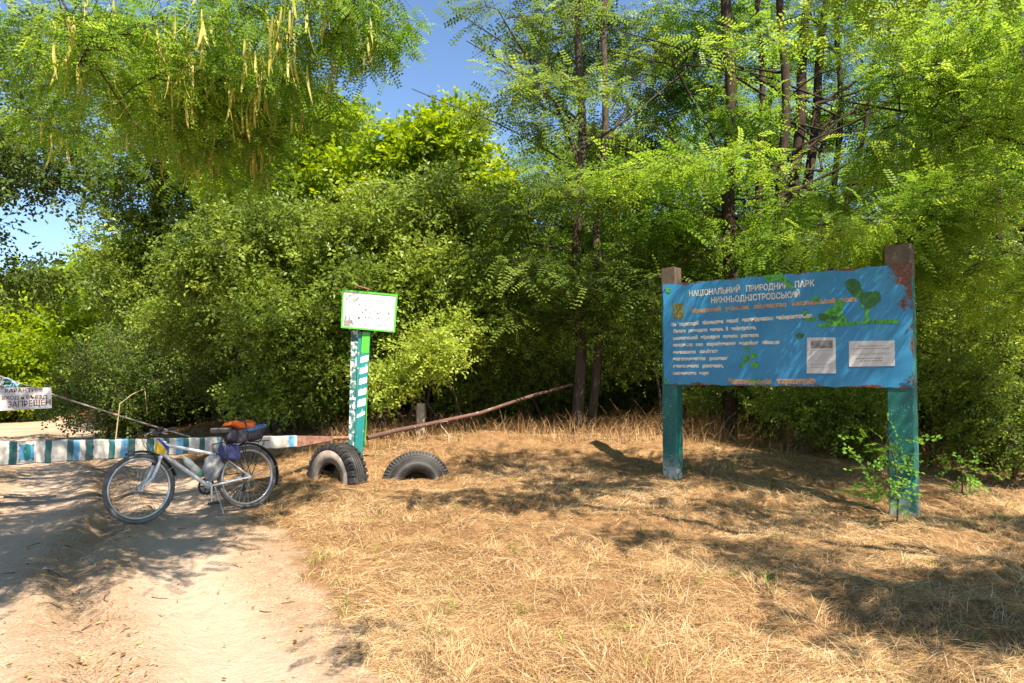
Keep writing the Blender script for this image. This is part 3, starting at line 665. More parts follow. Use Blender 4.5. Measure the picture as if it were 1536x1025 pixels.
# ------------------------------------------------------------------ half buried tyres
def rubber():
    M = Mat('dusty_rubber'); v = M.coord(); n = M.noise(v, 7, 6, .65); n2 = M.noise(v, 45, 4)
    c = M.ramp(n, [(.40, rgb(.014, .013, .014)), (.62, rgb(.035, .033, .033)), (.80, rgb(.13, .11, .095))])
    M.base(c).set(.62, 0, .4); M.bump(n2, .3, .004); return M.m
M_TYRE = rubber(); M_TYREIN = simple('dusty_tyre_sidewall', rgb(.16, .13, .11), rgb(.32, .27, .23), 9, .85, 0, .3)
def tyre(name, label, c, axis, R, r_in, W, lugs, side):
    o = thing(name, label, 'tyre', c, group=None)
    prof = [(R - .02, -W / 2), (R, -W * .36), (R + .004, 0), (R, W * .36), (R - .02, W / 2), (R - .10, W * .58), (r_in + .03, W * .48), (r_in, W * .40), (r_in + .012, W * .36), (R - .09, W * .46), (R - .03, W * .30), (R - .03, -W * .30), (R - .09, -W * .46), (r_in + .012, -W * .36), (r_in, -W * .40), (r_in + .03, -W * .48), (R - .10, -W * .58)]
    mb = MB(); mb.ring((0, 0, 0), axis, prof, 64, wob=lambda t: 1 + .006 * math.sin(3 * t)); mb.build('carcass', M_TYRE, o)
    ax = np.array(axis, float); ax /= np.linalg.norm(ax); u = np.cross(ax, [0, 0, 1.0]); u /= np.linalg.norm(u); w = np.cross(ax, u)
    mb = MB()
    for sd in (-1, 1):                      # shoulder blocks
        for i in range(lugs):
            th = 2 * math.pi * (i + (.5 if sd > 0 else 0)) / lugs; dth = 2 * math.pi / lugs * .30
            q = []
            for (rr, off) in ((R + .014, W * .30), (R + .012, W * .50), (R - .055, W * .585), (R - .055, W * .545), (R - .012, W * .47), (R - .008, W * .30)):
                for d in (-dth, dth): q.append(rr * (math.cos(th + d) * u + math.sin(th + d) * w) + sd * off * ax)
            fs = [(0, 2, 3, 1), (2, 4, 5, 3), (4, 6, 7, 5), (0, 1, 11, 10), (6, 8, 9, 7), (8, 10, 11, 9), (0, 10, 8, 2), (2, 8, 6, 4), (1, 3, 9, 11), (3, 5, 7, 9)]
            mb.add(q, fs)
    for off in (-.2, -.066, .066, .2):      # ribs round the tread
        mb.ring((0, 0, 0), axis, [(R - .004, off * W - .020), (R + .013, off * W - .018), (R + .013, off * W + .018), (R - .004, off * W + .020)], 64)
    mb.build('tread', M_TYRE, o)
    mb = MB(); mb.ring((0, 0, 0), axis, [(R - .075, W * .60), (r_in + .025, W * .51), (r_in + .025, W * .47), (R - .085, W * .562)], 48); mb.build('sidewall', side, o)
    return o
t1 = P(505, 716, 9.35); R1 = .46
tyre('tyre', 'upright dusty truck tyre with chunky tread at the foot of the striped sign post', (t1[0], 9.35, P(505, 667, 9.3)[2] - R1), (-.62, -.78, .05), R1, .21, .24, 34, M_TYREIN)
t2 = P(624, 715, 9.4); R2 = .43
tyre('tyre', 'smooth dark tyre sunk past its middle in straw, only a low arch showing', (t2[0], 9.45, P(624, 680, 9.4)[2] - R2), (.14, -.95, .30), R2, .175, .24, 60, M_TYRE)

# ------------------------------------------------------------------ bicycle
M_ALU = simple('silver_frame_paint', rgb(.66, .65, .66), rgb(.78, .77, .78), 8, .34, .15, .05)
M_STEEL = simple('bright_steel', rgb(.45, .44, .43), rgb(.62, .60, .58), 30, .3, .8, .05)
M_BLACK = simple('black_plastic', rgb(.012, .012, .013), rgb(.04, .038, .036), 20, .5)
M_TYREB = simple('dusty_bicycle_tyre', rgb(.07, .066, .064), rgb(.23, .21, .19), 12, .75, 0, .3)
ra = np.array([-2.86, 8.02]); fa = np.array([-3.615, 7.19]); WB = float(np.linalg.norm(fa - ra)); ang = math.atan2(*(fa - ra)[::-1])
zr, zf = gz(*ra), gz(*fa)
bike = thing('bicycle', 'silver mountain bicycle with loaded rear rack standing on the dirt track before the barrier', 'bicycle', (ra[0], ra[1], zr - .004), (0, 0, 0))
bike.rotation_mode = 'QUATERNION'
bike.rotation_quaternion = (Matrix.Rotation(ang, 4, 'Z') @ Matrix.Rotation(-math.atan2(zf - zr, WB), 4, 'Y') @ Matrix.Rotation(math.radians(5), 4, 'X')).to_quaternion()
BM = Matrix.Translation(Vector((ra[0], ra[1], zr - .004))) @ bike.rotation_quaternion.to_matrix().to_4x4()
R = .338; RA = (0, 0, R); FA = (WB, 0, R); BB = (.435, 0, .285); SC_ = (.325, 0, .60); HT = (WB - .245, 0, .78); HB = (WB - .195, 0, .655)
frame_mb = MB(); t = frame_mb.tube
t([SC_, BB], .0165, 10); t([(.310, 0, .63), SC_], .0175, 10); t([HB, HT], .021, 12); t([np.array(HT) - [.0, 0, .035], lerp(np.array(HT) - [0, 0, .035], np.array(SC_), .5), SC_], .0165, 10)
t([np.array(HB) + [0, 0, .02], BB], .021, 10)
for s in (-1, 1):
    t([(BB[0], s * .02, BB[2]), (BB[0] - .08, s * .045, BB[2] + .012), (0, s * .068, R)], [.012, .011, .009], 8)
    t([(SC_[0], s * .012, SC_[2] - .01), (.24, s * .045, .54), (0, s * .068, R)], [.009, .008, .008], 8)
t([(BB[0], -.036, BB[2]), (BB[0], .036, BB[2])], .024, 12)
frame_mb.build('frame', M_ALU, bike)
# fork with crown and curved blades
mb = MB()
cr = np.array(HB) + [.012, 0, -.03]
mb.tube([np.array(HB), cr], .018, 10); mb.tube([cr + [0, -.058, 0], cr + [0, .058, 0]], .018, 8)
for s in (-1, 1):
    mb.tube([cr + [0, s * .055, .01], cr + [.035, s * .056, -.10], cr + [.085, s * .055, -.20], (WB - .02, s * .052, R + .03), (WB, s * .050, R)], [.017, .017, .014, .011, .010], 8)
fork = mb.build('fork', M_ALU, bike)
mb = MB()
for s in (-1, 1): mb.tube([cr + [.03, s * .058, -.055], cr + [.05, s * .045, .035]], .010, 6); mb.tube([cr + [.02, s * .060, -.07], cr + [.045, s * .030, -.06]], .014, 6)
mb.build('brake', M_BLACK, fork)
def wheel(name, cx, back):
    w = MB(); pr = [(R - .020 + .020 * math.cos(a), .020 * math.sin(a)) for a in np.linspace(0, 2 * math.pi, 12, endpoint=False)]
    w.ring((cx, 0, R), (0, 1, 0), pr, 64); whl = w.build(name, M_TYREB, bike)
    w = MB(); nl = 72
    for i in range(nl):
        a = 2 * math.pi * i / nl
        for s in (-1, 1):
            for (r_, o) in ((R + .002, .004), (R - .008, .019)):
                c, d = math.cos(a + (.02 if s > 0 else 0)), math.sin(a + (.02 if s > 0 else 0)); p = np.array([cx + r_ * c, s * o, R + r_ * d])
                tt = np.array([-d, 0, c]) * .007; q = np.array([0, s * .005, 0])
                w.add([p - tt - q, p + tt - q, p + tt + q, p - tt + q], [(0, 1, 2, 3)])
    w.build('tread', M_TYREB, whl)
    w = MB(); w.ring((cx, 0, R), (0, 1, 0), [(R - .038, .012), (R - .038, -.012), (R - .062, -.008), (R - .064, 0), (R - .062, .008)], 64); w.build('rim', M_STEEL, whl)
    w = MB(); w.tube([(cx, -.05, R), (cx, .05, R)], .013, 10)
    for s in (-1, 1): w.tube([(cx, s * .032, R), (cx, s * .036, R)], .026, 14); w.tube([(cx, s * .05, R), (cx, s * .075, R)], .008, 8)
    w.build('hub', M_STEEL, whl)
    w = MB()
    for i in range(32):
        a = 2 * math.pi * i / 32; s = 1 if i % 2 else -1; b = a + (.9 if (i // 2) % 2 else -.9)
        w.tube([(cx + .024 * math.cos(b), s * .034, R + .024 * math.sin(b)), (cx + (R - .062) * math.cos(a), 0, R + (R - .062) * math.sin(a))], .0016, 4, False)
    w.build('spokes', M_STEEL, whl)
wheel('rear_wheel', 0, True); wheel('front_wheel', WB, False)
def guard(name, cx, a0, a1, stay):
    w = MB(); n = 22; vs = []
    for i in range(n + 1):
        a = a0 + (a1 - a0) * i / n
        for (o, d) in ((-.030, -.012), (-.022, .004), (0, .009), (.022, .004), (.030, -.012)):
            r_ = R + .022 + d; vs.append((cx + r_ * math.cos(a), o, R + r_ * math.sin(a)))
    w.add(vs, [(i * 5 + j, i * 5 + j + 1, (i + 1) * 5 + j + 1, (i + 1) * 5 + j) for i in range(n) for j in range(4)], True)
    gd = w.build(name, M_BLACK, bike); sm = gd.modifiers.new('thick', 'SOLIDIFY'); sm.thickness = .003
    w = MB(); a = stay
    for s in (-1, 1): w.tube([(cx, s * .072, R), (cx + (R + .02) * math.cos(a), s * .03, R + (R + .02) * math.sin(a))], .0035, 5)
    w.build('stay', M_STEEL, gd)
guard('rear_mudguard', 0, math.radians(60), math.radians(200), math.radians(165)); guard('front_mudguard', WB, math.radians(70), math.radians(165), math.radians(150))
# drivetrain (the far side), pedals
mb = MB(); mb.ring((BB[0], -.055, BB[2]), (0, 1, 0), [(.088, .002), (.088, -.002), (.066, -.002), (.066, .002)], 40)
for i in range(5): a = 2 * math.pi * i / 5; mb.tube([(BB[0], -.055, BB[2]), (BB[0] + .07 * math.cos(a), -.055, BB[2] + .07 * math.sin(a))], .007, 6)
ch = mb.build('chainring', M_BLACK, bike); mb = MB(); mb.ring((0, -.045, R), (0, 1, 0), [(.045, .012), (.045, -.008), (.015, -.008), (.015, .012)], 24); mb.build('rear_sprocket', M_BLACK, bike)
mb = MB(); mb.tube([(BB[0], -.055, BB[2] + .088), (0, -.045, R + .045)], .005, 5); mb.tube([(BB[0], -.055, BB[2] - .088), (.03, -.045, R - .12), (0, -.045, R - .05)], .005, 5); mb.build('chain', M_BLACK, ch)
mb = MB(); mb.tube([(0, -.055, R - .02), (.03, -.055, R - .13)], .012, 6); mb.tube([(.03, -.05, R - .13), (.03, -.06, R - .13)], .03, 12); mb.build('derailleur', M_BLACK, ch)
for s, a in ((1, math.radians(-88)), (-1, math.radians(92))):
    e = (BB[0] + .17 * math.cos(a), s * .075, BB[2] + .17 * math.sin(a)); mb = MB()
    mb.tube([(BB[0], s * .055, BB[2]), (BB[0], s * .068, BB[2])], .018, 10); mb.tube([(BB[0], s * .068, BB[2]), e], [.014, .010], 8); ck = mb.build('crank', M_STEEL, bike)
    mb = MB(); mb.box((e[0] - .045, min(s * .08, s * .165), e[2] - .012), (e[0] + .045, max(s * .08, s * .165), e[2] + .012)); mb.build('pedal', M_BLACK, ck, .004)
# kickstand on the near side
mb = MB(); mb.tube([(.38, .03, .27), (.37, .08, .16), (.355, .155, -.004)], [.009, .008, .007], 8); mb.build('kickstand', M_STEEL, bike)
# seat post, saddle
mb = MB(); mb.tube([SC_, (.262, 0, .835)], .0135, 10); sp = mb.build('seat_post', M_BLACK, bike)
def soft(mb, c, size, e1=.5, e2=.5, n=20, m=28, fn=None, M=None):
    """rounded box (superellipsoid), bent by fn(x, y, z)"""
    vs = []; pw = lambda v, e: math.copysign(abs(v) ** e, v)
    for i in range(n + 1):
        ph = -math.pi / 2 + math.pi * i / n
        for j in range(m):
            th = 2 * math.pi * j / m
            p = [pw(math.cos(ph), e1) * pw(math.cos(th), e2), pw(math.cos(ph), e1) * pw(math.sin(th), e2), pw(math.sin(ph), e1)]
            q = [p[k] * size[k] / 2 for k in range(3)]
            if fn: q = fn(*q)
            q = Vector([c[k] + q[k] for k in range(3)])
            vs.append(M @ q if M is not None else q)
    fs = [(i * m + j, i * m + (j + 1) % m, (i + 1) * m + (j + 1) % m, (i + 1) * m + j) for i in range(n) for j in range(m)]
    mb.add(vs, fs, True)
mb = MB(); soft(mb, (.275, 0, .862), (.27, .16, .055), .7, .8, 14, 28, lambda x, y, z: (x, y * (1 - .75 * float(sstep(-.06, .12, x))), z + .10 * x * x * 4 - (.02 if z < 0 else 0) + .012 * (x < -.08)))
mb.build('saddle', M_BLACK, sp)
# stem, handlebar, grips, levers, cables
mb = MB(); st = np.array(HT) + [-.012, 0, .03]; hb = st + [.075, 0, .055]
mb.tube([np.array(HT), st, hb], [.018, .017, .015], 10); mb.build('stem', M_BLACK, bike)
mb = MB(); mb.tube([hb + [-.05, -.29, .035], hb + [-.03, -.18, .03], hb + [0, -.07, 0], hb + [0, .07, 0], hb + [-.03, .18, .03], hb + [-.05, .29, .035]], .0125, 10); bar = mb.build('handlebar', M_BLACK, bike)
for s in (-1, 1):
    mb = MB(); mb.tube([hb + [-.037, s * .20, .031], hb + [-.052, s * .30, .035]], .0175, 10); mb.build('grip', M_BLACK, bar)
    mb = MB(); mb.tube([hb + [-.03, s * .17, .028], hb + [.03, s * .18, -.0], hb + [.025, s * .27, -.015]], [.012, .008, .006], 6); mb.build('brake_lever', M_STEEL, bar)
    mb = MB(); mb.tube([hb + [.02, s * .16, .01], hb + [.12, s * .10, .02], hb + [.13, s * .04, -.10], cr + [.09, s * .02, .07], cr + [.05, s * .02, .03]], .0035, 5); mb.build('brake_cable', M_BLACK, bar)
mb = MB(); soft(mb, hb + [-.005, .05, .04], (.05, .06, .05), .6, .6, 8, 14); mb.build('cycle_computer', M_BLACK, bar)
# rear rack
mb = MB()
for y in (-.05, 0, .05): mb.tube([(.22, y * .7, .70), (.16, y, .715), (-.24, y, .715)], .005, 6)
for x in (.12, -.02, -.2): mb.tube([(x, -.055, .715), (x, .055, .715)], .005, 6)
for s in (-1, 1):
    mb.tube([(.10, s * .055, .715), (.0, s * .075, R + .02)], .0045, 6); mb.tube([(-.18, s * .055, .715), (-.01, s * .075, R + .02)], .0045, 6); mb.tube([(.22, s * .035, .70), (SC_[0], s * .02, .58)], .0045, 6)
mb.build('rear_rack', M_BLACK, bike)

def resting(name, parts, label, cat):
    """a thing carried by the bicycle: its own top-level object in the bicycle's pose"""
    o = thing(name, label, cat); o.matrix_world = BM
    for nm, mbx, mat in parts: mbx.build(nm, mat, o)
    return o
def fold(seed, k=.012):
    r = random.Random(seed); ph = [r.uniform(0, 6) for _ in range(6)]
    return lambda x, y, z: (x + k * math.sin(21 * z + 13 * y + ph[0]), y + k * math.sin(17 * x + 19 * z + ph[1]) + k * .5 * math.sin(43 * x + ph[3]), z + k * math.sin(19 * x + 11 * y + ph[2]) + k * .4 * math.sin(40 * x + 31 * z + ph[4]))
def cloth(n, a, b): return simple(n, a, b, 14, .8, 0, .4)
m1 = MB(); soft(m1, (.235, .08, .62), (.22, .11, .15), .4, .45, 18, 28, fold(1))
m2 = MB(); m2.tube([(.10, .157, .70), (.10, .162, .53)], .008, 5); m2.tube([(.30, .155, .70), (.30, .160, .53)], .008, 5)
m3 = MB(); soft(m3, (.20, -.09, .62), (.28, .12, .2), .4, .45, 14, 22, fold(2))
resting('pannier_bag', [('pouch', m1, cloth('navy_blue_cloth', rgb(.02, .03, .11), rgb(.05, .06, .17))), ('strap', m2, M_BLACK), ('far_pouch', m3, cloth('grey_cloth', rgb(.08, .08, .09), rgb(.15, .15, .17)))], 'navy blue pannier slung low beside the bicycle rear rack', 'bag')
m1 = MB(); soft(m1, (.03, .0, .80), (.40, .24, .15), .45, .5, 18, 32, fold(3, .016))
m2 = MB()
for x in (-.12, .05, .17): m2.tube([(x, .135 * math.cos(a), .80 + .092 * math.sin(a)) for a in np.linspace(0, 2 * math.pi, 17)], .007, 5, False, .6)
m3 = MB(); soft(m3, (-.08, .04, .862), (.26, .19, .06), .5, .5, 12, 26, fold(4, .014))
resting('rack_bundle', [('roll', m1, cloth('charcoal_cloth', rgb(.03, .03, .04), rgb(.11, .10, .12))), ('strap', m2, M_BLACK), ('blue_fold', m3, cloth('mid_blue_cloth', rgb(.05, .11, .30), rgb(.12, .20, .36)))], 'charcoal and blue bundle strapped on top of the bicycle rear rack', 'bundle')
m1 = MB(); soft(m1, (.10, .02, .905), (.32, .19, .07), .55, .6, 16, 34, fold(5, .018)); m2 = MB(); m2.tube([(.06, .12, .88), (.055, .07, .948), (.05, -.05, .948), (.05, -.1, .88)], .008, 5)
resting('folded_jacket', [('cloth', m1, cloth('orange_cloth', rgb(.55, .085, .012), rgb(.72, .15, .02))), ('strap', m2, M_BLACK)], 'bright orange folded jacket lying on the rack bundle behind the saddle', 'jacket')
def bottle(p0, p1, r):
    p0 = np.array(p0); p1 = np.array(p1); prof = [(0, .7), (.03, 1), (.30, 1), (.36, .88), (.44, .88), (.5, 1), (.74, 1), (.86, .55), (.9, .42), (1, .42)]
    m = MB(); m.tube([lerp(p0, p1, a) for a, _ in prof], [r * b for _, b in prof], 16); return m
m1 = bottle((.535, 0, .435), (.70, 0, .615), .037); m2 = bottle((.522, 0, .421), (.548, 0, .450), .0385)
resting('water_bottle', [('bottle_body', m1, simple('milky_white_plastic', rgb(.42, .45, .42), rgb(.56, .58, .54), 12, .3, 0, .05)), ('green_base', m2, simple('green_plastic', rgb(.06, .35, .14), rgb(.10, .45, .2), 12, .4))], 'milky white water bottle with green base on the bicycle down tube', 'bottle')
m1 = MB(); soft(m1, (.40, .03, .47), (.17, .10, .27), .8, .8, 22, 34, lambda x, y, z: (x * (1.15 + 1.6 * z) + .010 * math.sin(55 * z + 30 * x) - .18 * z, y * (1 + 1.5 * z) + .012 * math.sin(60 * x + 25 * z), z))
MP = Mat('clear_plastic_bag'); MP.base(rgb(.34, .34, .35)).set(.3, 0, .6); MP.p.inputs['Transmission Weight'].default_value = .25; MP.bump(MP.noise(MP.coord(), 45, 4), .8, .01)
m2 = MB(); m2.tube([(.37, .02, .585), (.345, .045, .60), (.345, 0, .62)], .010, 6)
resting('plastic_bag', [('bag_film', m1, MP.m), ('tie', m2, M_BLACK)], 'crumpled translucent plastic bag tied to the bicycle seat tube', 'bag')
m1 = MB(); m1.prism([(WB - .175, .655), (WB - .285, .66), (WB - .30, .645), (WB - .185, .79), (WB - .18, .81)][::-1], .0, .004, Matrix(((1, 0, 0, 0), (0, 0, 1, .03), (0, 1, 0, 0), (0, 0, 0, 1))))
m1 = MB(); yv = .03
m1.add([(WB - .155, yv, .66), (WB - .235, yv + .01, .655), (WB - .245, yv + .01, .70), (WB - .170, yv, .80), (WB - .155, yv - .06, .66), (WB - .235, yv - .07, .655), (WB - .245, yv - .07, .70), (WB - .170, yv - .06, .80)],
       [(0, 1, 2, 3), (7, 6, 5, 4), (0, 4, 5, 1), (1, 5, 6, 2), (2, 6, 7, 3), (3, 7, 4, 0)])
m2 = MB()
m2.add([(WB - .180, yv + .004, .815), (WB - .172, yv + .004, .79), (WB - .250, yv + .014, .69), (WB - .275, yv + .014, .71), (WB - .180, yv - .064, .815), (WB - .172, yv - .064, .79), (WB - .250, yv - .074, .69), (WB - .275, yv - .074, .71)],
       [(0, 1, 2, 3), (7, 6, 5, 4), (0, 4, 5, 1), (1, 5, 6, 2), (2, 6, 7, 3), (3, 7, 4, 0)])
resting('frame_pouch', [('yellow_panel', m1, cloth('yellow_cloth', rgb(.68, .42, .02), rgb(.75, .5, .04))), ('blue_panel', m2, cloth('royal_blue_cloth', rgb(.02, .06, .40), rgb(.03, .1, .5)))], 'yellow and blue pouch tied at the bicycle head tube', 'pouch')

# ------------------------------------------------------------------ leaf sprays (templates point along +x, upper side +z, unit length)
def t_locust(pairs=8, droop=.22, seed=0, wide=1.0):
    r = np.random.default_rng(seed); V = []; Q = []
    def pt(x): return np.array([x, 0, -droop * x * x])
    for i in range(pairs):
        x = .12 + .88 * i / (pairs - 1); l = .21 * (1 - .35 * abs(x - .5) ** 1.5) * r.uniform(.9, 1.08); w = .082 * wide
        for s in (-1, 1):
            b = pt(x); a = math.radians(r.uniform(58, 74)); d = np.array([math.cos(a), s * math.sin(a), r.uniform(-.25, .02)]); n = np.array([-math.sin(a), s * math.cos(a), 0])
            k = len(V); V += [b, b + d * l * .45 + n * w / 2 + [0, 0, .012], b + d * l, b + d * l * .45 - n * w / 2 - [0, 0, .006]]; Q.append((k, k + 1, k + 2, k + 3))
    k = len(V); V += [pt(0) + [0, .006, 0], pt(.5) + [0, .005, 0], pt(.5) - [0, .005, 0], pt(0) - [0, .006, 0], pt(1)]; Q += [(k, k + 1, k + 2, k + 3), (k + 1, k + 4, k + 4 - 2, k + 2)][:1]
    return np.array(V), np.array(Q)
def t_leaves(n=7, l=.36, w=.20, seed=0, spread=.9):
    """a twig end with alternate broad leaves, each leaf two folded halves"""
    r = np.random.default_rng(seed); V = []; Q = []
    for i in range(n):
        x = .15 + .85 * i / max(1, n - 1); s = 1 if i % 2 else -1
        a = s * math.radians(r.uniform(25, 75)) if i < n - 1 else r.uniform(-.3, .3)
        el = r.uniform(-.7, .35) * spread; d = np.array([math.cos(a) * math.cos(el), math.sin(a) * math.cos(el), math.sin(el)])
        up = np.array([r.normal(0, .35), r.normal(0, .35), 1.0]); n_ = np.cross(up, d); n_ /= np.linalg.norm(n_); up = np.cross(d, n_)
        b = np.array([x, 0, -.1 * x * x]); L_ = l * r.uniform(.75, 1.15); W_ = w * r.uniform(.8, 1.1); k = len(V)
        V += [b + d * .04, b + d * L_ * .32 + n_ * W_ * .5 + up * .035, b + d * L_ * .70 + n_ * W_ * .36 + up * .02, b + d * L_ - up * .05, b + d * L_ * .70 - n_ * W_ * .36 + up * .02, b + d * L_ * .32 - n_ * W_ * .5 + up * .035, b + d * L_ * .55]
        Q += [(k, k + 6, k + 2, k + 1), (k + 6, k + 3, k + 3, k + 2), (k, k + 5, k + 4, k + 6), (k + 6, k + 4, k + 3, k + 3)]
    Q = np.array(Q); return np.array(V), Q
def t_broad_simple(n=6, l=.34, w=.22, seed=0):
    r = np.random.default_rng(seed); V = []; Q = []
    for i in range(n):
        x = .1 + .9 * i / max(1, n - 1); s = 1 if i % 2 else -1; a = s * math.radians(r.uniform(20, 80)); el = r.uniform(-.8, .4)
        d = np.array([math.cos(a) * math.cos(el), math.sin(a) * math.cos(el), math.sin(el)]); up = np.array([r.normal(0, .45), r.normal(0, .45), 1.0])
        n_ = np.cross(up, d); n_ /= np.linalg.norm(n_); up = np.cross(d, n_); b = np.array([x, 0, -.1 * x * x]); L_ = l * r.uniform(.75, 1.2); k = len(V)
        V += [b, b + d * L_ * .42 + n_ * w / 2 + up * .03, b + d * L_, b + d * L_ * .42 - n_ * w / 2 + up * .02]; Q.append((k, k + 1, k + 2, k + 3))
    return np.array(V), np.array(Q)
TPL = {'locust': [t_locust(7, .25, 1, 1.2), t_locust(7, .15, 2, 1.25), t_locust(7, .4, 3, 1.2)],
       'locust_mid': [t_locust(6, .25, 6, 1.35), t_locust(6, .12, 7, 1.45), t_locust(6, .4, 8, 1.35)],
       'locust_far': [t_locust(5, .25, 4, 1.9), t_locust(5, .4, 5, 1.9)],
       'shrub': [t_broad_simple(7, .30, .17, i) for i in range(10, 14)],
       'maple': [t_broad_simple(5, .44, .36, i) for i in range(20, 24)],
       'sapling': [t_leaves(9, .34, .17, i, .35) for i in range(30, 33)]}

def unit(v): return v / (np.linalg.norm(v, axis=-1, keepdims=True) + 1e-9)
def sprays(tpls, pos, dirs, nrm, size, tint):
    """copies of leaf-spray templates as one vertex and face array"""
    pos, dirs, nrm = np.asarray(pos), unit(np.asarray(dirs)), np.asarray(nrm); y = unit(np.cross(nrm, dirs)); z = np.cross(dirs, y)
    pick = rng.integers(0, len(tpls), len(pos)); Vs = []; Fs = []; Ts = []; base = 0
    for i, (tv, tf) in enumerate(tpls):
        m = pick == i
        if not m.any(): continue
        B = np.stack([dirs[m], y[m], z[m]], 1) * size[m][:, None, None]          # (n,3,3)
        v = np.einsum('kj,njc->nkc', tv, B) + pos[m][:, None, :]; n, k = v.shape[:2]
        Vs.append(v.reshape(-1, 3)); Ts.append(np.repeat(tint[m], k)); Fs.append((tf[None] + (np.arange(n) * k)[:, None, None] + base).reshape(-1, tf.shape[1])); base += n * k
    return np.concatenate(Vs), np.concatenate(Fs), np.concatenate(Ts)

def tubes_np(paths, n):
    """many tapering tubes [(points, radii)] as one array pair"""
    V = []; Fq = []; base = 0; th = np.linspace(0, 2 * math.pi, n, endpoint=False); cs = np.cos(th)[None, :, None]; sn = np.sin(th)[None, :, None]
    for pts, rad in paths:
        pts = np.asarray(pts); k = len(pts)
        if k < 2: continue
        t = unit(np.gradient(pts, axis=0)); ref = np.array([0.31, .95, .05]) if abs(t[0][1]) < .8 else np.array([1., 0, 0])
        a = unit(np.cross(t, ref)); b = np.cross(t, a)
        v = pts[:, None, :] + np.asarray(rad)[:, None, None] * (a[:, None] * cs + b[:, None] * sn); V.append(v.reshape(-1, 3))
        i = np.arange(k - 1)[:, None] * n; j = np.arange(n)[None]; j2 = (j + 1) % n
        Fq.append(np.stack([i + j, i + j2, i + n + j2, i + n + j], -1).reshape(-1, 4) + base); base += k * n
    return np.concatenate(V), np.concatenate(Fq)

def skeleton(stems, clumps, step=.30, seed=0, wig=.10, up_bias=.35, r_tip=.0055, taper=2.35):
    """stems: explicit [(points, r0, r1)]; clumps: [(centre, radii, how many tips)].
    Returns nodes, parents, radii and the tip list: every tip is joined to the nearest wood already there."""
    r = np.random.default_rng(seed); N = []; par = []; rmin = []
    for pts, r0, r1 in stems:
        pts = np.array(pts, float); seg = np.linalg.norm(np.diff(pts, axis=0), axis=1); tot = seg.sum(); s = np.concatenate([[0], np.cumsum(seg)]); m = max(3, int(tot / .35))
        prev = -1
        if len(N):
            d = np.linalg.norm(np.array(N) - pts[0], axis=1); j = int(d.argmin())
            if d[j] < .6: prev = j
        wx, wy = r.uniform(0, 6, 2)
        for i in range(m + 1):
            u = tot * i / m; p = np.array([np.interp(u, s, pts[:, c]) for c in range(3)]); p[0] += .045 * math.sin(u * 1.7 + wx); p[1] += .045 * math.sin(u * 1.4 + wy)
            N.append(p); par.append(prev); rmin.append(r0 + (r1 - r0) * i / m); prev = len(N) - 1
    n_stem = len(N); tips = []
    for c, rad, k in clumps:
        v = r.normal(size=(k, 3)); v = unit(v) * (r.uniform(.15, 1, k) ** .45)[:, None]; tips.append(np.array(c) + v * np.array(rad))
    T_ = np.concatenate(tips); NA = np.zeros((len(N) + len(T_) * 40, 3)); NA[:len(N)] = N; cnt = len(N)
    d0 = np.array([np.linalg.norm(NA[:n_stem] - t, axis=1).min() for t in T_]); T_ = T_[np.argsort(d0)]
    tip_ids = []
    for t in T_:
        d = t - NA[:cnt]; dist = np.linalg.norm(d, axis=1)
        cost = dist * (1 + up_bias * np.clip(-d[:, 2] / (dist + 1e-6), -.3, 1))          # wood rises towards the tip
        j = int(cost.argmin()); L_ = dist[j]; m = min(38, max(2, int(L_ / step))); a = NA[j]
        side = np.cross(t - a, r.normal(size=3)); side = side / (np.linalg.norm(side) + 1e-9) * L_ * r.uniform(.03, wig)
        bow = np.array([0, 0, L_ * r.uniform(.02, .12)]); prev = j
        for i in range(1, m + 1):
            u = i / m; p = a + (t - a) * u + (side + bow) * math.sin(math.pi * u) + r.normal(0, .012, 3) * (u < 1)
            NA[cnt] = p; par.append(prev); prev = cnt; cnt += 1
        tip_ids.append(cnt - 1)
    NA = NA[:cnt]; acc = np.zeros(cnt); kids = [[] for _ in range(cnt)]
    for i, p in enumerate(par):
        if p >= 0: kids[p].append(i)
    for i in range(cnt - 1, -1, -1):
        if not kids[i]: acc[i] = max(acc[i], r_tip ** taper)
        if par[i] >= 0: acc[par[i]] += acc[i] * (1.0 + 0)
    rad = acc ** (1 / taper); rad[:n_stem] = rmin
    for i in range(n_stem, cnt): rad[i] = min(rad[i], rad[par[i]] * .9)
    rad = np.maximum(rad, r_tip * .6)
    return NA, par, rad, kids, n_stem, tip_ids

def wood_paths(NA, par, rad, kids, n_stem):
    """cut the skeleton into tubes that follow the thickest child; stems first, branches after"""
    stem, br = [], []; starts = [i for i, p in enumerate(par) if p < 0]; stack = list(starts)
    while stack:
        s = stack.pop(); path = [s] if par[s] < 0 else [par[s], s]; cur = s
        while kids[cur]:
            ks = sorted(kids[cur], key=lambda q: -rad[q])
            nxt = ks[0] if cur >= n_stem - 1 or all(k >= n_stem for k in ks) else next(k for k in ks if k < n_stem)
            stack += [k for k in ks if k != nxt]; path.append(nxt); cur = nxt
        rr = rad[path].copy()
        if par[s] >= 0: rr[0] = rr[1]
        (stem if s < n_stem else br).append((NA[path], rr))
    return stem, br

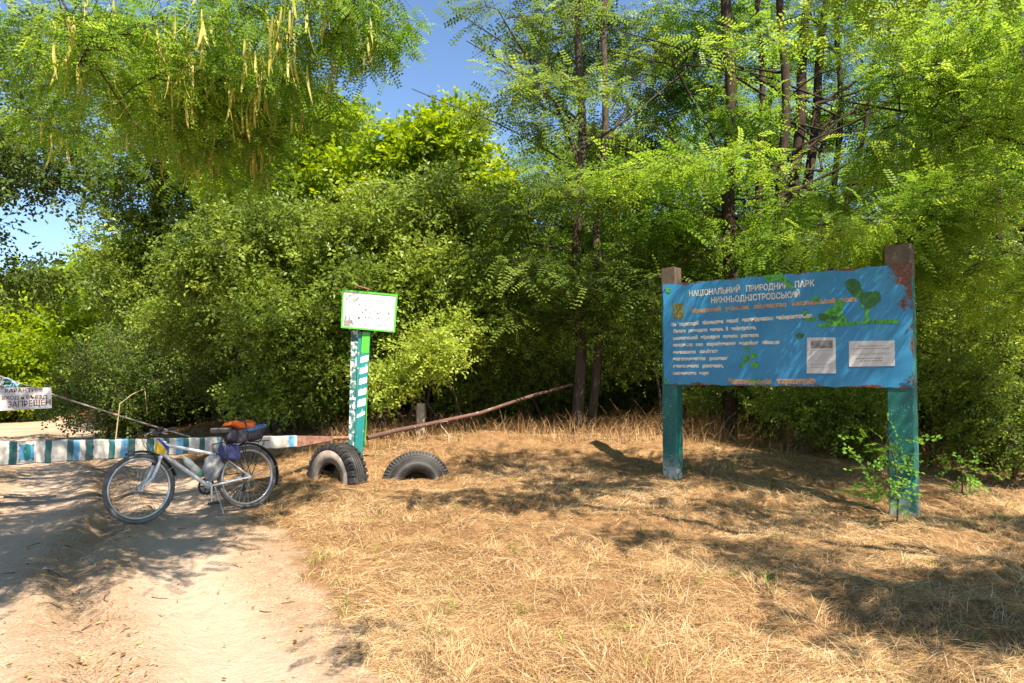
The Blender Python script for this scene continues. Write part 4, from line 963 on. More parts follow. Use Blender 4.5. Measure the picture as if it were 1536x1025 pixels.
def make_tree(name, label, cat, base, stems, clumps, kind, leafmat, barkmat, spray=.17, per_tip=9, along=.55, seed=0, flat=.55, droop=.15,
              tint=(.5, .25), group=None, twig=.38, step=.30, crown_name='crown', pods=0, wig=.1, r_tip=.0055, pod_zone=None):
    """a tree or shrub: trunk (with limbs and twigs) and crown are its two parts; base is where it stands"""
    base = np.array([base[0], base[1], base[2] if len(base) > 2 else gz(base[0], base[1])]); r = np.random.default_rng(seed + 100)
    NA, par, rad, kids, ns, tips = skeleton(stems, clumps, step, seed, wig, r_tip=r_tip)
    stem, br = wood_paths(NA, par, rad, kids, ns)
    # where the sprays sit: along the outer part of each branch, on short side twigs
    pos, dirs, nr = [], [], []; tw = []
    for tid in tips:
        cur = tid; got = [tid]; L_ = 0
        while par[cur] >= ns and L_ < along + .0: L_ += np.linalg.norm(NA[cur] - NA[par[cur]]); cur = par[cur]; got.append(cur)
        if len(got) < 2: got.append(par[tid] if par[tid] >= 0 else tid)
        pts = NA[got]; d = unit(pts[0] - pts[-1] + 1e-6)
        us = r.random(per_tip) ** 1.2 * (len(pts) - 1); i0 = np.minimum(us.astype(int), len(pts) - 2); fr = (us - i0)[:, None]; p = pts[i0] * (1 - fr) + pts[i0 + 1] * fr
        side = r.normal(size=(per_tip, 3)); side[:, 2] *= flat; side = unit(side + d * .8); ln = twig * r.uniform(.15, 1, per_tip)[:, None]
        q = p + side * ln - np.array([0, 0, 1]) * (ln ** 2) * .35
        for k in range(0, per_tip, 2): tw.append((np.array([p[k], (p[k] + q[k]) / 2 + [0, 0, .01], q[k]]), [.003, .0025, .0015]))
        dd = unit(side + .6 * r.normal(size=(per_tip, 3)) * [1, 1, flat]); dd[:, 2] -= droop
        pos.append(q); dirs.append(dd); nr.append(r.normal(size=(per_tip, 3)) * flat * .9 + [0, 0, 1])
    pos, dirs, nr = map(np.concatenate, (pos, dirs, nr))
    if len(stem) == 0: stem, br = br[:1], br[1:]
    b = base; tv, tf = tubes_np(stem, 12)
    bv, bf = tubes_np([x for x in br if x[1].max() > .014], 7) if any(x[1].max() > .014 for x in br) else (np.zeros((0, 3)), np.zeros((0, 4), int))
    sm = [x for x in br if x[1].max() <= .014] + tw; sv, sf = tubes_np(sm, 3)
    root = thing(name, label, cat, base, group=group)
    allv = np.concatenate([tv, bv, sv]) - b; allf = np.concatenate([tf, bf + len(tv), sf + len(tv) + len(bv)])
    np_mesh('trunk', allv, allf, barkmat, root, None, True)
    n = len(pos); clump = np.array([vnoise(pos[:, 0] * 1.3 + seed, pos[:, 2] * 1.3 + pos[:, 1] * .7, seed)]).ravel()
    tn = np.clip(tint[0] + tint[1] * (r.normal(size=n) * .6 + (clump - .5) * 1.6), 0, 1)
    v, f, tt = sprays(TPL[kind], pos - b, dirs, nr, spray * r.uniform(.7, 1.2, n), tn)
    np_mesh(crown_name, v, f, leafmat, root, {'tint': tt})
    if pods:
        pk = np.array(tips)[r.permutation(len(tips))]
        if pod_zone: pk = np.array([i for i in pk if pod_zone(NA[i])]); pk = pk[np.argsort(NA[pk][:, 1] + 1.2 * NA[pk][:, 2] + r.normal(0, .25, len(pk)))]
        cent = pk[r.permutation(int(len(pk) * .6))[:max(4, pods // 5)]]; 
        for i in range(pods):
            c = NA[cent[i % len(cent)]] + r.normal(0, .12, 3) + [0, -.12, -.02]; l = r.uniform(.22, .40); w = .0145; mb = MB(); k = 6; tws = r.uniform(0, 3); cur_ = r.normal(0, .05, 2); vs = []
            for j in range(k + 1):
                u = j / k; a = tws + 1.2 * u; ww = w * (math.sin(math.pi * min(.98, max(.06, u))) ** .45); ctr = c + [cur_[0] * u * u, cur_[1] * u * u, -l * u]; dx = np.array([math.cos(a), math.sin(a), 0]); dy = np.array([-math.sin(a), math.cos(a), 0])
                vs += [ctr - b + dx * ww, ctr - b + dy * .0035, ctr - b - dx * ww, ctr - b - dy * .0035]
            PODS.setdefault(root.name, []).append(np.array(vs))
        vs = sorted(PODS[root.name], key=lambda v: v[:, 1].mean()); k = 7
        q1 = np.array([(j * 4 + m, j * 4 + (m + 1) % 4, (j + 1) * 4 + (m + 1) % 4, (j + 1) * 4 + m) for j in range(k - 1) for m in range(4)])
        for v in vs[:100]: np_mesh('seed_pod', v, q1, M_POD, root, {'tint': np.full(28, r.random() * .8)})
        vs = vs[100:]; V_ = np.concatenate(vs); q = np.array([(j * 4 + m, j * 4 + (m + 1) % 4, (j + 1) * 4 + (m + 1) % 4, (j + 1) * 4 + m) for j in range(k - 1) for m in range(4)])
        Fq = (q[None] + (np.arange(len(vs)) * 28)[:, None, None]).reshape(-1, 4)
        po = np_mesh('seed_pods', V_, Fq, M_POD, root, {'tint': np.repeat(r.random(len(vs)), 28)}); po['kind'] = 'stuff'
    return root
PODS = {}
def place(root, x, y, rz, s, label, sz=None, group=None, z=None):
    c = copy_tree(root); c.location = (x, y, gz(x, y) if z is None else z); c.rotation_euler = (0, 0, rz); c.scale = (s, s, sz or s); c['label'] = label
    if group: c['group'] = group
    return c
def g3(x, y, dz=0): return [x, y, gz(x, y) + dz]

def S(x, y, h):
    z = gz(x, y); return [x + SUN[0] / SUN[2] * h, y + SUN[1] / SUN[2] * h, z + h]
# the pod-bearing locust that overhangs the track; its trunk stands outside the picture
def W3(px, py, Y): return P(px, py, Y)
podtree = make_tree('pod_locust_tree', 'tall locust tree hung with long yellow seed pods, its boughs over the track and barrier', 'tree', (-7.6, 6.0),
    [([[-7.6, 6.0, -.2], [-7.5, 6.2, 2.5], [-7.0, 6.6, 5.0], [-6.4, 7.0, 9.0]], .22, .07),
     ([[-7.2, 6.4, 4.6], W3(60, -60, 7.6), W3(130, 60, 7.4), W3(205, 190, 7.2)], .022, .008),
     ([[-7.0, 6.5, 4.6], W3(200, -160, 7.0), W3(420, -120, 7.2), W3(560, -60, 7.6)], .07, .012),
     ([[-7.0, 6.6, 5.4], [-4.6, 5.2, 6.1], [-2.6, 4.4, 6.3]], .08, .02),
     ([[-7.2, 6.4, 4.4], [-6.2, 7.6, 5.6], [-4.6, 8.6, 6.0], [-2.9, 9.0, 6.2]], .05, .012)],
    [(W3(60, 60, 7.6), (.9, 1.0, .55), 45), (W3(210, 90, 7.8), (.9, 1.2, .60), 60), (W3(380, 60, 8.0), (1.0, 1.2, .62), 85), (W3(510, 20, 8.2), (.42, .9, .50), 34),
     (W3(300, 180, 8.6), (1.1, 1.0, .45), 50), (W3(430, 150, 8.8), (.9, 1.0, .50), 45), (W3(130, 180, 9.0), (1.1, 1.0, .42), 34), (W3(330, 250, 9.4), (1.2, .8, .35), 26), (W3(560, 60, 8.6), (.42, .5, .35), 18), (W3(590, 10, 8.4), (.25, .4, .2), 4),
     (S(-4.4, 7.7, 5.0), (.9, .6, .25), 54), (S(-3.4, 7.5, 4.9), (.9, .55, .25), 56), (S(-4.6, 6.6, 4.6), (.9, .5, .25), 58), (S(-3.4, 6.5, 4.5), (.9, .5, .22), 58), (S(-4.0, 5.7, 4.2), (.8, .45, .2), 44), (S(-3.1, 5.6, 4.2), (.55, .35, .18), 16), (S(-3.5, 4.95, 4.0), (.45, .3, .15), 12),
     (S(-2.6, 6.6, 4.5), (.35, .25, .12), 4), (S(-2.6, 8.6, 5.2), (.9, .6, .25), 36), (S(-3.6, 9.2, 5.4), (.9, .7, .3), 46), (S(-5.2, 9.0, 5.4), (1.0, .8, .3), 30), (S(-5.6, 7.0, 4.9), (.9, .8, .3), 30)],
    'locust', M_LOCUST, M_BARK, .24, 13, .8, 11, .5, .35, (.5, .28), pods=330, pod_zone=lambda p: P(0, 0, 1)[0] * 0 + p[1] > 6.5 and (abs(768 + F * p[0] / p[1] - 410) < 190 or random.random() < .13))

# broadleaf bough at the far edge of the track
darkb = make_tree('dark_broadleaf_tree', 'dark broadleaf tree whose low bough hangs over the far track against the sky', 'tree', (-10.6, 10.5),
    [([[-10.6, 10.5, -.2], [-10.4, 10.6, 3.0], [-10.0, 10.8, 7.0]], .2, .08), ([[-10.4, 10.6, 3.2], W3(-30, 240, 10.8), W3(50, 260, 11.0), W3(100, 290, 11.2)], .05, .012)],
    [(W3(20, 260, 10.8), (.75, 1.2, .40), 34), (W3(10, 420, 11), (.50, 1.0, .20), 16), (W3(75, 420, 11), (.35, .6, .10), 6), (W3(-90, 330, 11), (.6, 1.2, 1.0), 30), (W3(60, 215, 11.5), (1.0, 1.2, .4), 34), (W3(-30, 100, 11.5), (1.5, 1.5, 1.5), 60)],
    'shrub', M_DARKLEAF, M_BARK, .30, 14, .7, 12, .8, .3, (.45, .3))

# tall locusts on the mound, with visible trunks
def limbs(px0, Y, y0, y1, n, seed, lean=1):
    r = random.Random(seed); out = []
    for i in range(n):
        py = r.uniform(y0, y1); dx = r.choice((-1, 1, lean)) * r.uniform(60, 260); a = P(px0 + (r.uniform(-20, 20)), py, Y); b = P(px0 + dx, py - abs(dx) * r.uniform(.15, .9), Y + r.uniform(-.8, .4))
        m = lerp(a, b, .5) + np.array([0, 0, r.uniform(-.15, .2)]); out.append(([list(a), list(m), list(b)], r.uniform(.014, .034), .007))
    return out
def up(px, Y, py0, py1, px1=None, Y1=None, n=4, z0=None):
    a = P(px, py0, Y); b = P(px1 if px1 is not None else px, py1, Y1 or Y); a[2] = (gz(a[0], a[1]) - .2) if z0 is None else z0
    return [list(lerp(a, b, i / n)) for i in range(n + 1)]
twin = make_tree('twin_stem_locust', 'tall locust with two close brown stems, sky showing through its thin crown', 'tree', (1.13, 12.0),
    [(up(866, 12, 640, -150, 872, 12.0), .10, .045), (up(888, 12.1, 640, -150, 915, 12.4), .085, .04), ([P(868, 250, 12), P(820, 130, 11.6), P(760, 30, 11.2)], .03, .012), ([P(880, 280, 12), P(930, 180, 12.3), P(990, 60, 12.6)], .03, .012)] + limbs(875, 12, 60, 460, 8, 6, -1),
    [(W3(860, 60, 13.1), (1.3, .9, .9), 70), (W3(800, 160, 11.2), (.55, 1.2, .6), 24), (W3(920, 210, 13.0), (1.1, .8, .35), 36), (W3(840, 290, 11.0), (1.1, .9, .16), 24), (W3(880, 130, 11.2), (1.1, .5, .12), 14), (W3(850, 30, 11.2), (.9, .4, .14), 12), (W3(970, 110, 13.0), (1.0, .8, .8), 46),
     (W3(820, 400, 11.4), (1.2, .9, .28), 30), (W3(930, 430, 11.2), (1.1, .9, .30), 30), (W3(780, 330, 11.6), (.7, .8, .25), 16), (W3(860, -90, 12), (1.7, 1.8, .9), 60), (W3(790, 480, 11.6), (.9, .7, .22), 14), (W3(740, 170, 11.0), (.35, .6, .9), 9), (W3(725, 30, 11.0), (.4, .6, .4), 5)],
    'locust_mid', M_LOCUST_BLUE, M_BARK_GREY, .31, 13, .8, 13, .45, .15, (.5, .3), wig=.16)
multi = make_tree('many_stem_locust', 'locust with a fan of dark leaning stems rising behind the blue information board', 'tree', (4.7, 12.6),
    [(up(1150, 12.6, 640, -120, 1225, 12.9), .125, .065), (up(1165, 12.8, 640, -120, 1255, 13.2), .105, .055), (up(1172, 12.4, 640, -120, 1175, 12.2), .10, .055), (up(1190, 12.5, 640, 20, 1330, 12.5), .06, .02), (up(1140, 12.9, 640, -120, 1140, 13.4), .07, .04)] + limbs(1165, 12.4, 100, 400, 16, 3),
    [(W3(1180, 40, 14.0), (1.7, .9, 1.0), 60), (W3(1130, 190, 13.8), (1.1, .7, .35), 24), (W3(1280, 170, 13.4), (1.2, .9, .45), 34), (W3(1200, 320, 12.4), (1.2, .7, .16), 18), (W3(1180, -100, 12.8), (2, 1.6, .9), 36), (W3(1080, 360, 12.2), (1.2, .9, .3), 26)],
    'locust_mid', M_LOCUST, M_BARK, .31, 13, .8, 14, .45, .2, (.42, .3), wig=.14)
straight = make_tree('straight_locust', 'locust with one straight reddish brown trunk between the twin stems and the blue board', 'tree', (3.58, 12.0),
    [(up(1097, 12, 640, -150, 1092, 12), .13, .075), ([P(1095, 260, 12), P(1050, 160, 12), P(1010, 90, 11.6)], .03, .012)] + limbs(1096, 12, 80, 400, 6, 5, -1),
    [(W3(1040, 50, 13.2), (1.2, .9, .8), 60), (W3(1010, 250, 11.2), (1.1, .9, .18), 28), (W3(1040, 150, 13.0), (1.0, .7, .35), 26), (W3(1130, 160, 11.0), (.9, .5, .12), 13), (W3(1120, 60, 11.0), (.9, .5, .12), 12), (W3(1100, -100, 12), (1.6, 1.8, .9), 46), (W3(1000, 330, 11.6), (1.0, .9, .22), 24)],
    'locust_mid', M_LOCUST, M_BARK, .31, 13, .8, 15, .45, .2, (.55, .3), wig=.14)
slim = make_tree('slim_locust', 'slim dark locust trunk with bare crossing branches beyond the information board', 'tree', (5.75, 13.2),
    [(up(1243, 13.2, 640, -80, 1262, 13.2), .075, .04), ([P(1245, 330, 13.2), P(1330, 240, 13.0), P(1420, 170, 12.6)], .035, .012), ([P(1245, 380, 13.2), P(1350, 300, 13.0), P(1480, 270, 12.6)], .03, .01)] + limbs(1246, 12.6, 130, 420, 18, 4),
    [(W3(1290, 50, 13), (1.3, 1.4, .9), 60), (W3(1370, 170, 12.6), (1.1, 1.3, .5), 44), (W3(1420, 300, 12.2), (1.2, 1.0, .22), 24)],
    'locust', M_LOCUST, M_BARK, .25, 14, .8, 16, .45, .2, (.5, .3), wig=.2)
bough = make_tree('layered_locust', 'locust beyond the board whose bright layered boughs spread flat above its top edge', 'tree', (6.9, 10.6),
    [(up(1480, 10.6, 640, -60, 1500, 10.8), .09, .05), ([P(1478, 300, 10.6), P(1350, 270, 10.2), P(1180, 290, 9.8)], .035, .008), ([P(1480, 200, 10.6), P(1400, 150, 10.2), P(1330, 110, 10.0)], .035, .008), ([P(1480, 380, 10.6), P(1400, 380, 10.0), P(1300, 390, 9.8)], .03, .008)] + limbs(1480, 10.6, 100, 420, 6, 9, -1),
    [(W3(1090, 245, 10.0), (.9, .7, .09), 16), (W3(960, 262, 10.2), (.8, .7, .09), 15), (W3(1240, 300, 9.8), (.8, .7, .12), 16), (W3(1430, 60, 10.4), (.9, .9, .4), 30), (W3(1150, 370, 10.2), (.7, .5, .08), 12), (W3(1420, 250, 10.2), (.8, .8, .2), 20)],
    'locust_mid', M_LOCUST, M_BARK, .28, 13, .7, 19, .30, .15, (.62, .25), wig=.14)

# the bright overhanging locust beside the board; its trunk is out of the picture
near = make_tree('overhanging_locust', 'bright green locust whose long flat boughs reach over the rusted end of the blue board', 'tree', (8.6, 8.2),
    [([[8.6, 8.2, -.2], [8.5, 8.3, 2.5], [8.2, 8.5, 5.2], [7.9, 8.7, 8.5]], .17, .06), ([[8.5, 8.3, 2.4], P(1470, 330, 8.6), P(1360, 320, 8.4), P(1230, 345, 8.2)], .045, .010),
     ([[8.4, 8.4, 3.4], P(1480, 200, 8.8), P(1380, 170, 9.0), P(1260, 150, 9.4)], .045, .010), ([[8.2, 8.5, 5.0], [6.0, 6.6, 5.3], [4.6, 5.4, 5.2]], .06, .015)],
    [(W3(1330, 345, 7.9), (.95, .8, .13), 42), (W3(1460, 300, 8.0), (.8, .9, .35), 44), (W3(1480, 130, 8.4), (1.0, 1.1, .7), 95), (W3(1400, 50, 8.8), (.9, 1.1, .6), 60), (W3(1510, 420, 8.6), (.6, .8, .5), 36), (W3(1340, 230, 9.2), (.9, .9, .20), 26),
     ([3.1, 6.7, 5.0], (.8, .7, .3), 16), ([4.0, 6.0, 4.9], (.8, .7, .35), 15), ([4.9, 5.2, 5.2], (.9, .8, .5), 20), ([6.2, 6.2, 5.2], (1.3, 1.5, .8), 60), (W3(1430, 400, 8.2), (.7, .7, .14), 18)],
    'locust', M_LOCUST, M_BARK, .24, 15, .8, 17, .42, .25, (.68, .25), wig=.12)
# tree behind the viewer's shoulder: only its shade is seen
shade = make_tree('shade_locust', 'locust standing behind the viewer whose crown throws patchy shade over the straw', 'tree', (6.8, .2),
    [([[6.8, .2, -.2], [6.7, .3, 2.5], [6.3, .6, 5.5], [6.0, .8, 8.5]], .19, .06), ([[6.6, .3, 3.2], [5.0, 1.6, 4.3], [3.3, 2.6, 4.2]], .05, .012), ([[6.6, .4, 4.4], [4.4, 3.2, 5.3], [2.2, 4.6, 5.4], [.9, 5.0, 5.3]], .055, .010)],
    [(S(1.7, 5.3, 3.9), (.40, .22, .12), 10), (S(2.4, 4.9, 3.8), (.55, .28, .15), 26), (S(3.1, 5.0, 3.9), (.60, .35, .15), 30), (S(2.6, 4.2, 3.6), (.55, .25, .12), 24), (S(3.4, 4.1, 3.6), (.6, .35, .15), 30), (S(1.8, 4.3, 3.6), (.25, .15, .1), 4),
     (S(1.2, 6.5, 4.3), (.55, .22, .1), 13), (S(2.0, 6.1, 4.2), (.55, .24, .12), 15), (S(4.6, 7.2, 4.6), (.7, .4, .2), 24), (S(5.3, 6.5, 4.4), (.8, .5, .2), 28), (S(4.5, 5.8, 4.2), (.6, .35, .2), 20), (S(4.3, 4.9, 3.9), (.7, .5, .2), 24),
     (S(-.8, 8.2, 4.9), (.6, .28, .1), 14), (S(.2, 7.9, 4.9), (.65, .3, .12), 18), (S(.9, 8.7, 5.1), (.7, .35, .15), 22), (S(-.2, 9.7, 5.6), (.8, .4, .15), 22), (S(.9, 9.7, 5.6), (.9, .45, .15), 28), (S(1.8, 9.3, 5.5), (.7, .45, .15), 20), (S(1.9, 7.6, 4.7), (.7, .35, .12), 16), (S(2.9, 7.2, 4.6), (.5, .3, .12), 9), (S(-.9, 4.25, 3.6), (.18, .1, .06), 2),
     ([6.3, .6, 7.0], (1.6, 1.5, 1.0), 40)],
    'locust', M_LOCUST, M_BARK, .26, 11, .5, 18, .5, .25, (.5, .25), wig=.14)

# shrubs of the thicket
def shrub(label, base, clumps, seed, mat=M_SHRUB, spray=.29, per=12, stems=6, tint=(.5, .3), cat='shrub', name='thicket_shrub', r0=.03, kind='shrub', group=None):
    r = random.Random(seed); c0 = np.mean([c[0] for c in clumps], axis=0); st = []
    for i in range(stems):
        t = clumps[i % len(clumps)][0]; b = [base[0] + r.uniform(-.45, .45) * (1 + .3 * stems / 6), base[1] + r.uniform(-.35, .35)]; z = gz(*b)
        st.append(([[b[0], b[1], z - .1], list(lerp(np.array([b[0], b[1], z]), np.array(t), .45) + [r.uniform(-.1, .1), 0, .2]), list(lerp(np.array([b[0], b[1], z]), np.array(t), .9))], r0 * r.uniform(.7, 1.3), .010))
    ex = []
    for _ in range(9):                      # ragged sprigs that stand out of the mass
        q = r.choice(clumps); v = np.array([r.gauss(0, 1), -abs(r.gauss(0, .7)), abs(r.gauss(0, .8)) - .1]); v /= np.linalg.norm(v); ex.append((np.array(q[0]) + v * np.array(q[1]) * 1.15, (.28, .22, .22), 6))
    clumps = list(clumps) + ex
    return make_tree(name, label, cat, base, st, clumps, kind, mat, M_BARK_GREY, spray, per, .6, seed, .85, .15, tint, twig=.30, step=.25, group=group, wig=.16)
sA = shrub('broad grey-green shrub mass rising over the striped barrier', (-3.9, 13.2), [(W3(340, 400, 12.6), (1.25, 1.0, .75), 130), (W3(430, 350, 12.8), (1.0, 1.0, .55), 90), (W3(300, 480, 14), (1.1, .9, .8), 90), (W3(440, 490, 12.2), (1.1, .9, .75), 120), (W3(450, 590, 12.5), (.9, .8, .35), 50)], 21)
sB = shrub('rounded grey-green shrub directly behind the small white sign', (-2.0, 12.8), [(W3(590, 330, 12.6), (1.1, 1.0, .65), 110), (W3(690, 310, 12.8), (.7, .9, .55), 60), (W3(560, 430, 12.2), (1.1, .9, .7), 110), (W3(680, 430, 12.2), (1.0, .9, .75), 110), (W3(520, 540, 12.2), (.9, .8, .5), 60), (W3(500, 380, 12.6), (.8, .9, .6), 60)], 22)
sC = shrub('low light green spray of leaves reaching out beside the striped post', (-1.1, 11.9), [(W3(630, 530, 11.2), (.45, .4, .22), 16), (W3(590, 575, 11.4), (.45, .4, .15), 10), (W3(680, 500, 11.5), (.4, .4, .2), 8)], 23, M_SHRUB, .24, 12, 3, (.85, .2))
sD = shrub('thin dark shrub under the twin locust stems with the rusty rail before it', (.4, 12.8), [(W3(760, 500, 12.4), (1.0, .8, .6), 60), (W3(830, 560, 12.9), (1.1, .7, .45), 46), (W3(720, 590, 12.8), (1.0, .7, .3), 30), (W3(800, 420, 12.8), (1.2, .8, .5), 50)], 24, M_SHRUB, .19, 12, 6, (.30, .25))
sE = shrub('tangled shrub behind the near half of the blue board and under it', (2.9, 12.0), [(W3(960, 500, 12), (.9, .8, .7), 60), (W3(1060, 590, 12.2), (1.0, .6, .25), 18), (W3(1000, 390, 12.4), (1.3, .9, .5), 60)], 25, M_SHRUB, .19, 13, 6, (.4, .3))
sF = shrub('low leafy shrub under the far half of the blue board', (4.6, 11.0), [(W3(1220, 615, 10.8), (.7, .6, .28), 34), (W3(1280, 640, 10.2), (.6, .6, .28), 30), (W3(1250, 590, 11.4), (1.2, .7, .4), 50)], 26, M_SHRUB, .19, 13, 5, (.6, .3))
sG = shrub('leafy shrub standing between the board rusted end and the forest', (6.4, 10.2), [(W3(1440, 560, 9.6), (.75, .7, .55), 60), (W3(1400, 480, 10.2), (.8, .8, .6), 60), (W3(1500, 640, 9.4), (.7, .7, .4), 50), (W3(1500, 500, 10.4), (1.0, .8, .7), 70), (W3(1450, 380, 10.8), (1.2, .9, .5), 60)], 27, M_SHRUB, .20, 13, 6, (.5, .3))

# sunlit trees behind the thicket
maple = make_tree('yellow_green_tree', 'bright yellow-green tree with a pointed top against the blue sky', 'tree', (-1.9, 17.0),
    [([g3(-1.9, 17.0, -.2), [-1.85, 17.0, 3.5], [-1.5, 17.0, 7.0]], .12, .03), ([[-1.9, 17, 2.4], [-2.8, 16.9, 4.6], [-3.1, 16.9, 6.3]], .06, .02)],
    [(W3(680, 205, 16.6), (.75, 1.2, .85), 60), (W3(600, 230, 16.6), (.7, 1.2, .6), 44), (W3(740, 300, 16.8), (.9, 1.2, .8), 60), (W3(570, 310, 16.8), (1.2, 1.2, .8), 70), (W3(660, 380, 17), (1.9, 1.2, 1.2), 100)],
    'maple', M_MAPLE, M_BARK, .28, 19, .7, 31, .9, .25, (.55, .3))
maple2 = make_tree('sunlit_broadleaf_tree', 'sunlit light green broadleaf tree rising over the grey-green shrub mass', 'tree', (-4.6, 17.0),
    [([g3(-4.6, 17.0, -.2), [-4.7, 17.0, 4], [-4.8, 17.0, 8.5]], .13, .04)],
    [(W3(470, 250, 16.4), (1.2, 1.3, .9), 80), (W3(370, 270, 16.4), (1.1, 1.3, .8), 60), (W3(500, 180, 16.8), (.8, 1.2, .7), 34), (W3(330, 150, 16.8), (2.0, 1.6, 1.6), 120), (W3(450, 360, 16.8), (1.9, 1.2, 1.0), 70)],
    'maple', M_MAPLE, M_BARK, .28, 18, .7, 32, .9, .25, (.30, .3))
trackl = make_tree('trackside_tree', 'tall dark trunked tree at the bend of the track, deep shade at its foot', 'tree', (-9.4, 19.0),
    [([g3(-9.4, 19.0, -.2), [-9.3, 19.0, 5], [-9.0, 19.0, 10]], .2, .06), ([[-9.4, 19, 2.5], [-8.6, 18.8, 5.0], [-7.4, 18.6, 7.2]], .09, .03)],
    [(W3(200, 280, 18.6), (1.5, 1.5, .9), 80), (W3(260, 200, 18.4), (1.8, 1.6, 1.3), 110), (W3(300, 380, 18.6), (1.6, 1.4, 1.4), 110), (W3(190, 420, 18.4), (1.1, 1.3, 1.0), 70), (W3(230, 540, 18.4), (1.6, 1.2, 1.0), 110), (W3(150, 120, 18.6), (2.2, 1.8, 1.6), 90), (W3(190, 350, 18.4), (1.2, 1.2, .6), 50)],
    'shrub', M_SHRUB, M_BARK, .36, 13, .8, 33, .85, .25, (.40, .35))

# the wood behind: copies of a few kinds
LBL = 'leafy tree of the wood far behind the thicket'; GRP = 'trees of the wood behind the thicket'
woodA = make_tree('woodland_tree', LBL, 'tree', (2.0, 17.5),
    [([g3(2.0, 17.5, -.2), [2.1, 17.5, 3.5], [2.0, 17.4, 7.5]], .13, .03)],
    [([2, 17.5, 5.6], (2.1, 2.0, 1.5), 150), ([1.6, 17.3, 3.4], (2.1, 1.8, 1.3), 120), ([2.6, 17.3, 1.7], (2.0, 1.7, 1.0), 90)], 'shrub', M_MAPLE, M_BARK, .30, 15, .8, 41, .8, .25, (.12, .3), group=GRP)
woodB = make_tree('woodland_tree', LBL, 'tree', (6.2, 17.5),
    [([g3(6.2, 17.5, -.2), [6.1, 17.6, 4.5], [6.3, 17.4, 9]], .14, .04)],
    [([6.2, 17.5, 7.6], (2.2, 2.0, 1.6), 110), ([6.0, 17.3, 5.0], (2.3, 1.9, 1.0), 110), ([6.6, 17.3, 2.4], (2.2, 1.8, 1.4), 130)], 'locust_far', M_LOCUST, M_BARK, .30, 15, .8, 42, .6, .2, (.45, .3), group=GRP)
r = random.Random(5)
for i, (px, Y, s) in enumerate([(760, 19, .80), (850, 17, .72), (960, 16, .72), (1060, 18, .85), (1120, 15.5, .62), (1330, 17, .72), (1290, 15.5, .60), (1430, 16, .85), (1530, 14, .95), (1620, 16, 1.0), (1500, 19, 1.0), (1010, 21, .95), (900, 22, .9), (1200, 22, .95), (1370, 22, .95), (660, 21, .8), (560, 20, .8), (470, 20, .95), (380, 22, 1.05), (1720, 12, 1.0)]):
    x = (px - 768) / F * Y
    place(woodB if i % 3 else woodA, x, Y, r.uniform(0, 6.28), s * r.uniform(.95, 1.06), LBL, group=GRP)
G2_ = 'shrubs at the foot of the wood'; L2 = 'dark green shrub at the foot of the wood'
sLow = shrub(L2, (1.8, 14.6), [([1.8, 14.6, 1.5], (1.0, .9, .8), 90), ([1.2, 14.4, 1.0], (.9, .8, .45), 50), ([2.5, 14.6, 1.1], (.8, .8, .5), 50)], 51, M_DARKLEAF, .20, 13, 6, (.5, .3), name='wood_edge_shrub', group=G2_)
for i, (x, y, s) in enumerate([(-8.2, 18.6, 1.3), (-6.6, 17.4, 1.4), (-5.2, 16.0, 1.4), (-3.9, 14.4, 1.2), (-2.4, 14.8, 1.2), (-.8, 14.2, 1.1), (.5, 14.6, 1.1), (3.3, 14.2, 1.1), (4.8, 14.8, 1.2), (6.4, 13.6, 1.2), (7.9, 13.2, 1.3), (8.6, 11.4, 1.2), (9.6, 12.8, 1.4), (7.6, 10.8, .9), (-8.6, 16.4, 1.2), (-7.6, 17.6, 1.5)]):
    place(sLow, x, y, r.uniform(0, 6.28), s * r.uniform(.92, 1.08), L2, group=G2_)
G3_ = 'sunlit trees along the far track'; L3 = 'low sunlit yellow-green tree beside the far end of the track'
far = make_tree('far_track_tree', L3, 'tree', (-16, 27), [([g3(-16, 27, -.2), [-16, 27, 2.5], [-15.8, 27, 4.4]], .1, .03)],
    [([-16, 27, 3.5], (2.2, 2, 1.2), 120), ([-15.4, 26.6, 2.0], (2.4, 2, 1.1), 110), ([-16.8, 26.6, 1.2], (2.2, 1.8, .8), 80)], 'maple', M_MAPLE, M_BARK, .42, 13, .9, 43, .8, .2, (.50, .35), group=G3_)
for (px, Y, s) in [(60, 30, 1.15), (140, 25, 1.0), (0, 25, .9), (-60, 24, .95), (160, 30, 1.25), (-20, 33, 1.2), (100, 34, 1.35), (190, 33, 1.5), (30, 22, .62), (-110, 20, .8)]:
    place(far, (px - 768) / F * Y, Y, r.uniform(0, 6.28), s, L3, group=G3_)

# far-off wood as one mass
def mass(name, label, lo, hi, zfun, n, mat, size, seed):
    rr = np.random.default_rng(seed); x = rr.uniform(lo[0], hi[0], n); y = rr.uniform(lo[1], hi[1], n); zt = zfun(x, y); z = zt * rr.random(n) ** .75
    pos = np.stack([x, y, z], 1); dirs = rr.normal(size=(n, 3)); nr = rr.normal(size=(n, 3)) * .8 + [0, 0, 1]
    tn = np.clip(.4 + .9 * (vnoise(x * .8, z * .9 + y, 5) - .5) + .15 * rr.normal(size=n), 0, 1)
    v, f, tt = sprays(TPL['maple'], pos, dirs, nr, size * rr.uniform(.7, 1.3, n), tn); o = np_mesh(name, v, f, mat, None, {'tint': tt}); tag(o, label, 'woodland', kind='stuff'); return o
mass('distant_woodland', 'distant unbroken mass of woodland beyond all the single trees', (-42, 36), (45, 44), lambda x, y: 3.6 + 2.2 * vnoise(x * .35, y * .1, 3) + 1.2 * vnoise(x * 1.1, y * .3, 4) + .9 * sstep(-12, 10, x) * 1.5, 26000, M_LOCUST, .85, 61)
mass('understory', 'deep undergrowth closing the view between the trunks of the wood', (-9.5, 22.5), (26, 25), lambda x, y: 3.2 + 1.6 * vnoise(x * .6, y * .2, 13), 15000, M_DARKLEAF, .55, 62)

